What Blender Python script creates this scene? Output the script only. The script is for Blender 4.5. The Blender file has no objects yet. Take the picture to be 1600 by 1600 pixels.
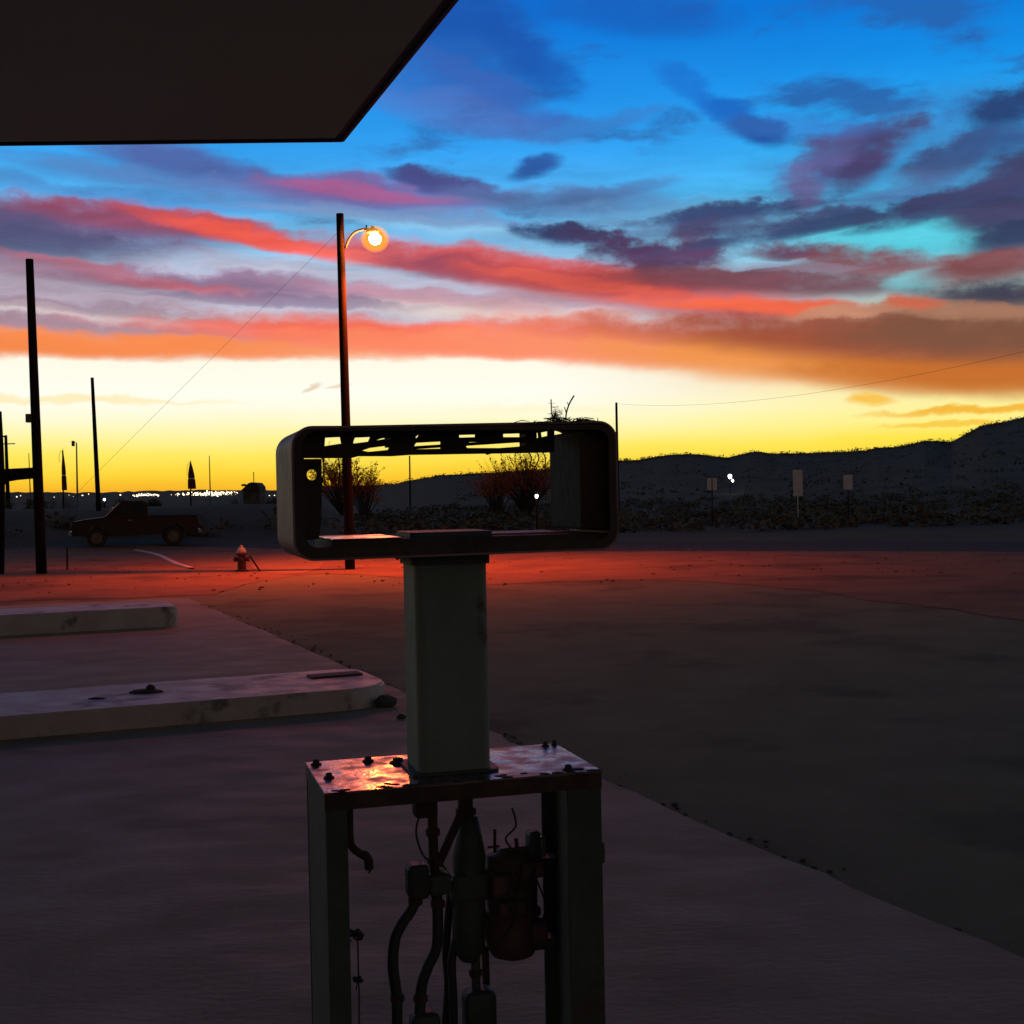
import bpy, bmesh, math, random
import numpy as np
from mathutils import Vector, Matrix
random.seed(7)
rng = np.random.default_rng(11)
sc = bpy.context.scene
COL = sc.collection
R = math.radians

# ------------------------------------------------------------------ camera
F, EYE = 2000.0, 1.5                       # focal length in photo pixels (1600 wide), eye height
PITCH, ROLL = math.atan(25 / F), math.atan(.02)
fw = Vector((0, math.cos(PITCH), -math.sin(PITCH)))
rt = Vector((math.cos(ROLL), 0, -math.sin(ROLL)))
rt = (rt - fw * rt.dot(fw)).normalized()
up = rt.cross(fw)
CP = Vector((0, 0, EYE))
cam = bpy.data.cameras.new('camera')
cam.sensor_width = 36
cam.angle = 2 * math.atan(800 / F)
cam.clip_start, cam.clip_end = .05, 30000
camo = bpy.data.objects.new('camera', cam)
M = Matrix.Identity(4)
for i in range(3):
    M[i][0], M[i][1], M[i][2], M[i][3] = rt[i], up[i], -fw[i], CP[i]
camo.matrix_world = M
COL.objects.link(camo)
sc.camera = camo
sc.view_settings.view_transform = 'Standard'
sc.view_settings.look = 'None'
sc.view_settings.exposure = 0
sc.view_settings.gamma = 1
sc.render.engine = 'CYCLES'
sc.cycles.use_denoising = True
sc.cycles.max_bounces = 4; sc.cycles.diffuse_bounces = 2; sc.cycles.glossy_bounces = 2; sc.cycles.transparent_max_bounces = 8

def ray(x, y): return fw + rt * ((x - 800) / F) + up * ((800 - y) / F)
def G(x, y, z=0.0):                        # pixel -> point on the level z
    d = ray(x, y); return CP + d * ((z - EYE) / d.z)
def at(x, y, Y):                           # pixel -> point at the distance Y
    d = ray(x, y); return CP + d * (Y / d.y)
def lin(c):
    return tuple(((v / 255) / 12.92 if v / 255 <= .04045 else ((v / 255 + .055) / 1.055) ** 2.4) for v in c)

# ------------------------------------------------------------------ world: dusk sky
W = bpy.data.worlds.new('World'); sc.world = W; W.use_nodes = True
NT = W.node_tree; NT.nodes.clear()
class NG:
    def __init__(s, nt): s.nt = nt
    def n(s, t, **k):
        o = s.nt.nodes.new(t)
        for a, v in k.items(): setattr(o, a, v)
        return o
    def l(s, a, b): s.nt.links.new(a, b)
    def val(s, sock, v):
        if hasattr(v, 'is_linked') or isinstance(v, bpy.types.NodeSocket): s.l(v, sock)
        else: sock.default_value = v
    def m(s, op, a, b=None, c=None, clamp=False):
        o = s.n('ShaderNodeMath', operation=op, use_clamp=clamp)
        for i, v in enumerate((a, b, c)):
            if v is not None: s.val(o.inputs[i], v)
        return o.outputs[0]
    def vm(s, op, a, b=None):
        o = s.n('ShaderNodeVectorMath', operation=op)
        s.val(o.inputs[0], a)
        if b is not None: s.val(o.inputs[1], b)
        return o.outputs['Value'] if op == 'LENGTH' else o.outputs[0]
    def comb(s, x, y, z=0.0):
        o = s.n('ShaderNodeCombineXYZ')
        for i, v in enumerate((x, y, z)): s.val(o.inputs[i], v)
        return o.outputs[0]
    def rng(s, v, a, b, c, d, t='SMOOTHSTEP'):
        o = s.n('ShaderNodeMapRange', interpolation_type=t)
        for i, q in enumerate((v, a, b, c, d)): s.val(o.inputs[i], q)
        return o.outputs[0]
    def mix(s, f, a, b, mode='MIX'):
        o = s.n('ShaderNodeMix', data_type='RGBA', blend_type=mode)
        s.val(o.inputs[0], f); s.val(o.inputs[6], a); s.val(o.inputs[7], b)
        return o.outputs[2]
    def noise(s, vec, scale, detail=3, rough=.55, out=0):
        o = s.n('ShaderNodeTexNoise')
        if vec is not None: s.l(vec, o.inputs['Vector'])
        o.inputs['Scale'].default_value = scale; o.inputs['Detail'].default_value = detail
        o.inputs['Roughness'].default_value = rough
        return o.outputs[out]
    def ramp(s, f, stops, interp='LINEAR'):
        o = s.n('ShaderNodeValToRGB'); r = o.color_ramp; r.interpolation = interp
        while len(r.elements) < len(stops): r.elements.new(.5)
        for e, (p, c) in zip(r.elements, stops):
            e.position = p; e.color = (*c, 1)
        s.l(f, o.inputs[0]); return o.outputs[0]
g = NG(NT)
tc = g.n('ShaderNodeTexCoord')
sep = g.n('ShaderNodeSeparateXYZ'); g.l(tc.outputs['Generated'], sep.inputs[0])
az = g.m('ARCTAN2', sep.outputs[0], sep.outputs[1])
el = g.m('ARCSINE', sep.outputs[2])
U, V = g.m('MULTIPLY', az, 2.0), g.m('MULTIPLY', el, 2.0)      # 0.001 = about one photo pixel of arc
def UV(x, y):
    d = ray(x, y).normalized()
    return 2 * math.atan2(d.x, d.y), 2 * math.asin(d.z)
dirv = tc.outputs['Generated']
# soft noises stretched along the horizon
sv = g.comb(g.m('MULTIPLY', U, 1.0), g.m('MULTIPLY', V, 4.2))
N1 = g.noise(sv, 2.6, 5, .6)
N2 = g.noise(g.vm('ADD', sv, (7.3, 2.1, 0)), 6.0, 3, .5)
pv = g.comb(U, g.m('MULTIPLY', V, 1.7))
N3 = g.noise(g.vm('ADD', pv, (3.3, 9.1, 0)), 11.0, 6, .6)
wU = g.m('ADD', U, g.m('MULTIPLY', g.m('SUBTRACT', N1, .5), .10))
wV = g.m('ADD', V, g.m('ADD', g.m('MULTIPLY', g.m('SUBTRACT', N2, .5), .026), g.m('MULTIPLY', g.m('SUBTRACT', N3, .5), .036)))
WV = g.comb(wU, wV)
EDGE = g.m('ADD', g.m('MULTIPLY', g.m('SUBTRACT', N2, .5), .8), g.m('MULTIPLY', g.m('SUBTRACT', N3, .5), 1.5))
QF = g.comb(g.m('MULTIPLY', wU, wU), g.m('MULTIPLY', wU, wV), g.m('MULTIPLY', wV, wV)); LF = g.comb(wU, wV, EDGE)
def stop(px, c): return (min(max(px / 1000 / 3.2, 0), 1), lin(c))
vf = g.m('DIVIDE', g.m('ADD', V, g.m('MULTIPLY', g.m('SUBTRACT', N1, .5), .03)), 3.2)
HI = [stop(900, (8, 76, 158)), stop(1100, (10, 44, 92)), stop(1500, (26, 32, 42)), stop(3140, (24, 27, 29))]
warm = g.ramp(vf, [stop(0, (240, 140, 32)), stop(20, (250, 182, 42)), stop(46, (255, 216, 58)), stop(76, (255, 235, 100)), stop(102, (255, 246, 168)), stop(130, (255, 252, 220)),
                   stop(160, (255, 255, 242)), stop(214, (255, 252, 232)), stop(240, (236, 214, 204)), stop(300, (196, 205, 224)),
                   stop(372, (140, 196, 234)), stop(440, (88, 180, 240)), stop(520, (54, 162, 242)), stop(600, (34, 146, 236)),
                   stop(690, (18, 124, 222)), stop(790, (8, 100, 202))] + HI)
cool = g.ramp(vf, [stop(0, (240, 160, 40)), stop(40, (252, 212, 56)), stop(75, (255, 230, 76)), stop(105, (255, 243, 146)), stop(135, (254, 240, 160)), stop(165, (246, 196, 92)),
                   stop(210, (236, 176, 92)), stop(260, (200, 176, 150)), stop(320, (128, 200, 210)), stop(400, (84, 204, 230)),
                   stop(470, (64, 190, 248)), stop(540, (40, 168, 244)), stop(620, (20, 142, 232)), stop(700, (10, 120, 218)), stop(790, (5, 100, 204))] + HI)
east = g.ramp(vf, [stop(0, (95, 93, 84)), stop(200, (113, 110, 100)), stop(420, (108, 108, 101)), stop(900, (74, 78, 75)), stop(1500, (40, 44, 44)), stop(3140, (24, 27, 29))])  # eastern sky out of view, brightened and greyed as fill light
sky = g.mix(g.rng(U, .02, .75, 0, 1), warm, cool)
absU = g.m('ABSOLUTE', g.m('ADD', U, .15))
sky = g.mix(g.rng(absU, 1.3, 4.2, 0, 1), sky, east)
# clouds: (x, y, half width, half height, tilt, colour, opacity, softness, break-up)
def cloud(x, y, rx, ry, rot, c, op, soft=.95, brk=.5):
    global sky
    cu, cv = UV(x, y)
    an = R(rot - 1.15); ca, sa = math.cos(an), math.sin(an); ix, iy = 1e6 / rx ** 2, 1e6 / ry ** 2
    qa, qb, qc = ca * ca * ix + sa * sa * iy, 2 * ca * sa * (ix - iy), sa * sa * ix + ca * ca * iy
    d1 = g.n('ShaderNodeVectorMath', operation='DOT_PRODUCT'); g.l(QF, d1.inputs[0]); d1.inputs[1].default_value = (qa, qb, qc)
    d2 = g.n('ShaderNodeVectorMath', operation='DOT_PRODUCT'); g.l(LF, d2.inputs[0]); d2.inputs[1].default_value = (-2 * qa * cu - qb * cv, -2 * qc * cv - qb * cu, brk * 1.5)
    k0 = qa * cu * cu + qb * cu * cv + qc * cv * cv
    f = g.rng(g.m('ADD', d1.outputs['Value'], d2.outputs['Value']), (1.05 - soft) ** 2 - k0, 1.12 - k0, op, 0.0)
    sky = g.mix(f, sky, (*lin(c), 1))
bl = g.n('ShaderNodeMapping'); g.l(WV, bl.inputs[0]); bl.inputs['Rotation'].default_value = (0, 0, R(-9)); bl.inputs['Scale'].default_value = (2.6, 9.0, 1)
B1 = g.noise(g.vm('ADD', bl.outputs[0], (1.7, 4.4, 0)), 1.35, 6, .58)
bw = g.m('MULTIPLY', g.rng(V, .30, .40, 0, 1), g.rng(V, .62, .86, 1, 0))
bw = g.m('MULTIPLY', bw, g.rng(absU, 1.2, 2.4, 1, .3))
th = g.rng(U, -.5, .75, .565, .485)
bf = g.m('MULTIPLY', g.rng(g.m('SUBTRACT', B1, th), -.02, .15, 0, .8), bw)
sky = g.mix(bf, sky, g.mix(g.rng(V, .36, .60, 0, 1), (*lin((84, 82, 122)), 1), (*lin((42, 88, 160)), 1)))
for c in [
    # pale veil between the red bands
    (520, 462, 800, 70, -2, (196, 190, 210), .85), (60, 470, 330, 50, -2, (176, 152, 168), .75),
    (300, 497, 520, 10, -1, (232, 216, 214), .6), (800, 490, 380, 20, -4, (236, 218, 212), .9),
    # lower red band over the bright strip
    (120, 512, 460, 16, -1, (166, 130, 146), .85), (460, 508, 300, 8, -2, (170, 120, 138), .7), (60, 538, 420, 24, 0, (246, 134, 66), .97, .8, .3), (330, 540, 420, 20, -1, (250, 140, 80), .9, .8, .3),
    (420, 516, 330, 18, -2, (214, 122, 118), .8, .9), (640, 522, 430, 32, -2, (252, 112, 88), .97, .85, .3), (760, 540, 420, 26, -2, (255, 138, 100), .9, .9, .3),
    (980, 540, 380, 40, -3, (252, 146, 108), .95, .85, .3), (1000, 515, 330, 26, -4, (226, 112, 92), .8),
    (1300, 560, 440, 50, -3, (240, 150, 72), .92, .85, .3), (1560, 578, 380, 48, -2, (198, 110, 46), .97, .8, .3),
    (1350, 520, 430, 46, -3, (156, 78, 58), .95, .85, .35), (1600, 510, 320, 60, 0, (122, 84, 66), .9),
    # upper red band, falling to the right
    (60, 345, 330, 44, -2, (118, 82, 122), .95), (10, 370, 260, 42, -3, (80, 84, 122), .9),
    (200, 338, 230, 26, -4, (150, 78, 104), .9, .95), (330, 352, 190, 22, -8, (190, 80, 92), .95, .95, .4), (440, 378, 250, 17, -8, (247, 96, 80), .98, .95, .3),
    (700, 352, 260, 18, -4, (142, 196, 232), .8), (640, 398, 230, 20, -8, (200, 86, 92), .95, .95, .3), (600, 404, 180, 9, -8, (240, 108, 96), .8), (820, 420, 280, 32, -8, (204, 86, 88), .95, .95, .35), (735, 424, 190, 22, -7, (142, 74, 102), .85),
    (1010, 452, 360, 42, -6, (200, 82, 80), .95, .95, .4), (930, 444, 240, 13, -7, (236, 100, 84), .75, .95, .3), (1100, 440, 200, 14, -3, (176, 78, 84), .7), (1180, 478, 240, 16, -3, (246, 106, 70), .9, .9, .3),
    (370, 446, 330, 24, -2, (146, 112, 146), .9), (200, 432, 230, 13, -8, (206, 108, 120), .8), (60, 420, 240, 18, -2, (150, 110, 132), .7), (440, 472, 260, 9, -1, (128, 106, 140), .7),
    (690, 466, 280, 16, -4, (196, 142, 158), .7), (120, 480, 300, 10, -1, (150, 122, 140), .6),
    # violet and slate clouds above
    (290, 254, 200, 36, -8, (84, 100, 166), .9), (120, 262, 200, 16, -4, (70, 140, 205), .6), (420, 300, 380, 24, -3, (98, 130, 192), .75), (200, 305, 300, 16, -3, (78, 134, 198), .7),
    (590, 300, 250, 32, -2, (122, 94, 154), .9), (560, 300, 170, 13, -5, (176, 94, 142), .75), (640, 280, 60, 14, -20, (62, 76, 140), .85), (725, 294, 140, 19, -10, (72, 74, 130), .95),
    (600, 335, 320, 14, -2, (122, 140, 186), .7), (880, 314, 230, 26, -3, (92, 120, 172), .75), (960, 300, 130, 14, 8, (80, 110, 165), .6),
    (740, 60, 170, 90, -22, (40, 84, 166), .75), (680, 120, 170, 50, -14, (58, 96, 178), .6), (830, 90, 110, 40, -32, (26, 80, 172), .6), (700, 20, 200, 40, 0, (24, 84, 176), .6), (985, 20, 180, 36, -8, (26, 92, 184), .7),
    (720, 175, 220, 36, -10, (84, 116, 192), .65), (800, 150, 150, 26, -24, (60, 104, 188), .6), (925, 196, 130, 15, 10, (58, 128, 204), .85), (760, 205, 150, 12, -6, (70, 120, 196), .5),
    (828, 262, 50, 20, 18, (46, 86, 160), .95),
    (1480, 250, 330, 110, 8, (62, 108, 172), .6), (1060, 350, 330, 40, 2, (110, 160, 200), .55), (1440, 362, 240, 40, 6, (92, 208, 228), .95, .8, .3),
    (826, 358, 50, 20, -8, (50, 68, 114), .97, .85, 1.5), (880, 366, 70, 22, -4, (60, 66, 108), .97, .85, 1.5), (950, 380, 100, 22, -10, (72, 62, 100), .97, .85, 1.5), (1020, 398, 140, 30, -4, (88, 62, 98), .97, .85, 1.35),
    (1085, 372, 60, 30, 20, (96, 64, 98), .9, .85, 1.5), (1160, 330, 190, 17, 5, (58, 74, 116), .97, .85, 1.35), (1140, 352, 150, 16, 4, (72, 74, 112), .85), (1210, 358, 200, 17, 9, (66, 74, 114), .9, .85, 1.35),
    (1380, 332, 240, 15, 10, (58, 76, 116), .95, .85, 1.35), (1540, 306, 200, 22, 12, (56, 72, 112), .95, .85, 1.35), (1600, 290, 110, 60, 18, (64, 66, 106), .95, .85, .6), (1590, 340, 120, 28, 0, (70, 68, 104), .95),
    (1100, 150, 110, 22, -30, (30, 110, 204), .7), (1145, 180, 80, 22, -32, (28, 100, 194), .7), (1192, 206, 66, 20, -14, (34, 74, 150), .97, .95, 1.0),
    (1345, 225, 110, 36, 12, (72, 66, 108), .97, .9, 1.0), (1335, 262, 70, 34, 24, (76, 66, 110), .95, .9, 1.0), (1275, 262, 90, 36, 34, (94, 96, 152), .7), (1258, 292, 34, 40, 10, (106, 92, 142), .7), (1240, 200, 160, 22, -4, (60, 120, 200), .5),
    (1480, 246, 80, 30, 20, (66, 66, 108), .97, .9, 1.0), (1440, 275, 120, 24, 20, (80, 110, 160), .6), (1590, 166, 100, 34, 4, (42, 66, 116), .97, .9, 1.0), (1540, 285, 190, 26, 14, (66, 68, 106), .9, .95, .9), (1570, 215, 150, 26, 12, (56, 90, 144), .8),
    (1240, 393, 90, 18, -2, (104, 64, 92), .97, .8, .5), (1370, 408, 150, 30, -3, (136, 76, 84), .95, .8, .5), (1240, 440, 300, 24, -3, (118, 76, 88), .95, .85, .5),
    (1180, 416, 90, 9, 2, (150, 168, 194), .9, .8, .4), (1290, 418, 110, 7, 3, (150, 130, 150), .7, .8, .4), (1440, 436, 55, 24, 6, (128, 192, 202), .95, .8, .5),
    (1550, 412, 120, 32, 5, (132, 76, 80), .97, .8, .5), (1600, 368, 110, 22, 4, (56, 66, 100), .97, .8, .5), (1590, 455, 160, 24, 0, (62, 62, 84), .95, .85, .5),
    (1350, 484, 140, 11, 4, (200, 144, 116), .9, .85, .4), (1520, 484, 190, 16, -4, (172, 122, 98), .9, .85, .4), (1440, 472, 50, 14, 0, (206, 100, 74), .85),
    # thin wisps in the bright strip
    (488, 603, 20, 5, 24, (232, 205, 175), .9), (526, 604, 22, 4, 0, (240, 212, 180), .8), (1355, 625, 46, 11, 0, (250, 196, 76), .95),
    (1540, 640, 200, 9, 2, (246, 184, 54), .95, .9), (1500, 664, 140, 6, 2, (250, 196, 58), .8), (60, 622, 330, 7, 0, (255, 236, 180), .8), (900, 640, 260, 8, 0, (255, 246, 205), .6),
]: cloud(*c)
# fine streaks inside the cloud layer
st = g.n('ShaderNodeMapping'); g.l(WV, st.inputs[0]); st.inputs['Rotation'].default_value = (0, 0, R(5)); st.inputs['Scale'].default_value = (3.0, 26, 1)
S1 = g.noise(st.outputs[0], 1.0, 4, .6)
sf = g.m('MULTIPLY', g.rng(V, .215, .33, 0, 1), g.rng(V, .42, .58, 1, .12))
gain = g.m('MULTIPLY_ADD', g.m('MULTIPLY', g.m('SUBTRACT', S1, .52), 1.1), sf, 1.0)
sky = g.mix(1.0, sky, g.comb(gain, gain, gain), 'MULTIPLY')
bg = g.n('ShaderNodeBackground'); g.l(sky, bg.inputs[0]); bg.inputs[1].default_value = 1.0
W.cycles.sampling_method = 'NONE'
wo = g.n('ShaderNodeOutputWorld'); g.l(bg.outputs[0], wo.inputs[0])

# ------------------------------------------------------------------ materials
def mat(name, c, rough=.8, c2=None, scale=4, detail=4, bump=0, bscale=30, metal=0, c3=None, s3=1.2, t3=(.5, .62), stretch=(1, 1, 1), rot=0, spec=.5, rvar=0):
    m = bpy.data.materials.new(name); m.use_nodes = True
    nt = m.node_tree; h = NG(nt); b = nt.nodes['Principled BSDF']
    t = h.n('ShaderNodeTexCoord'); mp = h.n('ShaderNodeMapping')
    h.l(t.outputs['Object'], mp.inputs[0]); mp.inputs['Scale'].default_value = stretch; mp.inputs['Rotation'].default_value = (0, 0, rot)
    v = mp.outputs[0]
    colr = (*c, 1)
    if c2:
        colr = h.mix(h.rng(h.noise(v, scale, detail, .62), .32, .68, 0, 1), (*c, 1), (*c2, 1))
    if c3:
        colr = h.mix(h.rng(h.noise(h.vm('ADD', v, (5.1, 3.7, 1.9)), s3, 5, .6), t3[0], t3[1], 0, 1), colr, (*c3, 1))
    h.val(b.inputs['Base Color'], colr)
    if rvar:
        h.l(h.rng(h.noise(v, scale * 1.7, 3), .3, .7, max(rough - rvar, .05), rough + rvar), b.inputs['Roughness'])
    else: b.inputs['Roughness'].default_value = rough
    b.inputs['Metallic'].default_value = metal; b.inputs['Specular IOR Level'].default_value = spec
    if bump:
        bp = h.n('ShaderNodeBump'); bp.inputs['Strength'].default_value = bump; bp.inputs['Distance'].default_value = .02
        h.l(h.noise(v, bscale, 5, .65), bp.inputs['Height']); h.l(bp.outputs[0], b.inputs['Normal'])
    return m
def emit(name, c, s):
    m = bpy.data.materials.new(name); m.use_nodes = True; b = m.node_tree.nodes['Principled BSDF']
    b.inputs['Base Color'].default_value = (.1, .1, .1, 1); b.inputs['Emission Color'].default_value = (*c, 1); b.inputs['Emission Strength'].default_value = s
    if s < 100: m.cycles.emission_sampling = 'NONE'
    return m
STA = R(22.5)                              # heading of slab, islands and kerbs
MT = dict(
    concrete=mat('concrete', (.31, .22, .155), .8, (.40, .285, .205), 1.6, 6, .35, 22, spec=.2, c3=(.22, .155, .11), s3=.7, t3=(.50, .74), stretch=(.8, 1.5, 1), rot=-STA, rvar=.12),
    island=mat('island_concrete', (.52, .35, .33), .62, spec=.45, c2=(.60, .44, .41), scale=3, detail=6, bump=.3, bscale=40, c3=(.17, .14, .14), s3=2.6, t3=(.56, .68), rvar=.1),
    asphalt=mat('asphalt', (.18, .158, .092), .9, spec=.08, c2=(.22, .195, .115), scale=1.3, detail=6, bump=.6, bscale=60, c3=(.13, .115, .068), s3=.5),
    gravel=mat('pale_dirt', (.24, .14, .08), .95, (.30, .18, .10), 2, 6, .6, 20, spec=.08),
    road=mat('road_asphalt', (.05, .045, .045), .9, (.07, .06, .06), 2, 4, .4, 40, spec=.08),
    dirt=mat('dirt', (.20, .11, .062), .95, (.27, .15, .085), .9, 8, .8, 7, spec=.08, c3=(.12, .068, .04), s3=.5, t3=(.5, .7)),
    soil=mat('desert_soil', (.15, .115, .08), .95, (.165, .125, .09), .05, 8, .5, 2, spec=.03, c3=(.13, .10, .072), s3=.12, t3=(.45, .6)),
    scrub=mat('scrub_leaf', (.12, .098, .065), .9, (.14, .112, .075), .3, 2, spec=.1),
    bush=mat('bush_leaf', (.22, .085, .035), .85, (.28, .12, .05), .8, 2),
    twig=mat('dry_twig', (.12, .08, .055), .9, (.07, .05, .035), 12, 3),
    wood=mat('weathered_wood', (.014, .012, .011), .9, (.009, .008, .008), 6, 6, .5, 18, spec=.1, stretch=(6, 6, .5)),
    steel=mat('galvanised_steel', (.12, .12, .125), .6, (.08, .08, .085), 9, 3, metal=.3),
    dark=mat('dark_painted_metal', (.065, .068, .062), .6, (.09, .088, .08), 7, 5, .15, 40, c3=(.09, .045, .03), s3=5, t3=(.58, .68), spec=.35),
    column=mat('column_grey_paint', (.16, .17, .15), .6, (.22, .22, .20), 3.5, 6, .2, 14, c3=(.085, .045, .032), s3=5, t3=(.55, .66), spec=.35),
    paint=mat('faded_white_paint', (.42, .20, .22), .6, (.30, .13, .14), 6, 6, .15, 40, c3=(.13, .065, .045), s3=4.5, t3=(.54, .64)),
    inner=mat('rusty_inner_metal', (.055, .03, .024), .7, (.10, .05, .036), 9, 6, .4, 30, c3=(.085, .055, .05), s3=6, t3=(.6, .72)),
    plate=mat('worn_plate_metal', (.25, .165, .15), .32, (.18, .11, .10), 9, 6, .16, 7, metal=.55, c3=(.10, .045, .03), s3=9, t3=(.52, .62), rvar=.20),
    black=mat('black_metal', (.014, .012, .012), .75, (.03, .016, .012), 9, 5, .3, 30, spec=.2),  # plain near-black metal with slight brown mottling
    rust=mat('rust', (.11, .05, .035), .85, (.06, .03, .024), 14, 6, .6, 40),
    hose=mat('rubber_hose', (.035, .03, .03), .6, (.05, .04, .038), 10, 4),
    motor=mat('red_brown_casting', (.17, .08, .07), .7, (.11, .06, .055), 12, 5, .4, 50),
    glass=mat('sight_glass', (.25, .30, .29), .15, metal=0, spec=.8),
    soffit=mat('soffit', (.74, .76, .60), .8, (.68, .70, .55), 1.2, 5, .15, 12),
    fascia=mat('fascia_paint', (.12, .14, .20), .5, (.09, .10, .15), 3, 4),
    body=mat('dark_car_paint', (.008, .0085, .01), .45, spec=.25),
    window=mat('car_glass', (.02, .022, .025), .05, spec=.8),
    tyre=mat('tyre', (.02, .02, .02), .9),
    chrome=mat('dull_chrome', (.12, .25, .26), .35, metal=.8),
    hred=mat('hydrant_red', (.06, .012, .01), .6, (.04, .01, .009), 20, 4), hwhite=mat('hydrant_white', (.38, .36, .35), .5),
    sign=mat('sign_back_aluminium', (.58, .55, .57), .7, (.50, .47, .49), 4, 3),
    cloth=mat('umbrella_canvas', (.16, .035, .022), .9, (.11, .025, .02), 3, 3), strap=mat('pale_strap', (.7, .6, .5), .8),
    wall=mat('far_wall', (.12, .08, .07), .9, (.09, .065, .06), .5, 3), roof=mat('far_roof', (.07, .04, .035), .9),
    stone=mat('loose_stone', (.12, .10, .10), .9, (.07, .06, .06), 9, 4, .5, 30),
    bark=mat('bark', (.05, .04, .032), .9, (.03, .025, .02), 9, 4),
    lampcore=emit('sodium_arc', (1.0, .20, .035), 4000), lamphalo=None,
    headlamp=emit('lit_white_lamp', (1, .95, .88), 14), dimlamp=emit('dim_white_lamp', (.8, .85, 1), .22),
    town=emit('town_lamp', (1, .80, .50), 5),
)
def halo_mat():
    m = bpy.data.materials.new('amber_halo'); m.use_nodes = True; nt = m.node_tree; nt.nodes.clear(); h = NG(nt)  # faint glow for the halo shells painted round the bulb
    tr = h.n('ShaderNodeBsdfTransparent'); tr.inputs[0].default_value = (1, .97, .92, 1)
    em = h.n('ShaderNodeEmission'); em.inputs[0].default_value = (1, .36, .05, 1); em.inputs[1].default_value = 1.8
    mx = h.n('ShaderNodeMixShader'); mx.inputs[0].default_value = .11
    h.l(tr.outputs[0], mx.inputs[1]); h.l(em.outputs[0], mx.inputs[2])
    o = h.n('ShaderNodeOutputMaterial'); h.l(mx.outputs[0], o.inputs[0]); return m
def leaf_mat():
    m = MT['bush']; nt = m.node_tree; h = NG(nt); b = nt.nodes['Principled BSDF']
    tr = h.n('ShaderNodeBsdfTranslucent'); tr.inputs[0].default_value = (.95, .15, .03, 1)
    mx = h.n('ShaderNodeMixShader'); mx.inputs[0].default_value = .8; h.l(b.outputs[0], mx.inputs[1]); h.l(tr.outputs[0], mx.inputs[2])
    h.l(mx.outputs[0], nt.nodes['Material Output'].inputs[0])
leaf_mat()
MT['lamphalo'] = halo_mat(); MT['lamphalo'].cycles.emission_sampling = 'NONE'

# ------------------------------------------------------------------ mesh helpers
def link(name, me, m, parent=None, smooth=False):
    o = bpy.data.objects.new(name, me); COL.objects.link(o)
    if m is not None and not me.materials: me.materials.append(MT[m])
    if smooth:
        for p in me.polygons: p.use_smooth = True
    if parent is not None:
        o.parent = parent
        o.matrix_parent_inverse = parent_inv(parent)
    return o
def parent_inv(p):
    return Matrix.Identity(4) if p.parent else Matrix.Translation(p.location).inverted()
def obj(name, bm, m, parent=None, smooth=False):
    me = bpy.data.meshes.new(name); bm.to_mesh(me); bm.free(); return link(name, me, m, parent, smooth)
def tag(o, label, cat=None, group=None, kind=None):
    if label: o['label'] = label
    if cat: o['category'] = cat
    if group: o['group'] = group
    if kind: o['kind'] = kind
    return o
def struct(o, label=None): o['kind'] = 'structure'; (label and tag(o, label)); return o
def thing(name, loc, label, cat, group=None):
    o = bpy.data.objects.new(name, None); o.empty_display_size = .1; COL.objects.link(o); o.location = loc
    return tag(o, label, cat, group)
def box(bm, c, s, ax=None, bev=0.0):
    """box of size s round c, axes ax = (e1, e2, e3)"""
    e = ax or (Vector((1, 0, 0)), Vector((0, 1, 0)), Vector((0, 0, 1)))
    Mx = Matrix.Identity(4)
    for i in range(3):
        for j in range(3): Mx[j][i] = e[i][j] * s[i]
        Mx[i][3] = c[i]
    r = bmesh.ops.create_cube(bm, size=1, matrix=Mx)
    if bev:
        ed = list({e_ for v in r['verts'] for e_ in v.link_edges})
        bmesh.ops.bevel(bm, geom=ed, offset=bev, segments=2, affect='EDGES', profile=.5)
def frame(d):
    d = d.normalized(); a = Vector((0, 0, 1)) if abs(d.z) < .9 else Vector((1, 0, 0))
    x = d.cross(a).normalized(); return x, x.cross(d)
def tube(bm, pts, rad, n=10, cap=True):
    pts = [Vector(p) for p in pts]; rs = rad if isinstance(rad, (list, tuple)) else [rad] * len(pts)
    rings = []; x0 = None
    for i, p in enumerate(pts):
        d = (pts[min(i + 1, len(pts) - 1)] - pts[max(i - 1, 0)]).normalized()
        if x0 is None: x, y = frame(d)
        else:
            x = (x0 - d * x0.dot(d)).normalized(); y = x.cross(d)
        x0 = x
        rings.append([bm.verts.new(p + (x * math.cos(2 * math.pi * k / n) + y * math.sin(2 * math.pi * k / n)) * rs[i]) for k in range(n)])
    for a, b in zip(rings, rings[1:]):
        for k in range(n): bm.faces.new((a[k], a[(k + 1) % n], b[(k + 1) % n], b[k]))
    if cap: bm.faces.new(rings[0][::-1]); bm.faces.new(rings[-1])
def spline(pts, n=6):
    pts = [Vector(p) for p in pts]; out = []
    for i in range(len(pts) - 1):
        p0, p1, p2, p3 = pts[max(i - 1, 0)], pts[i], pts[i + 1], pts[min(i + 2, len(pts) - 1)]
        for k in range(n):
            t = k / n
            out.append(.5 * ((2 * p1) + (p2 - p0) * t + (2 * p0 - 5 * p1 + 4 * p2 - p3) * t * t + (3 * p1 - p0 - 3 * p2 + p3) * t ** 3))
    return out + [pts[-1]]
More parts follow.
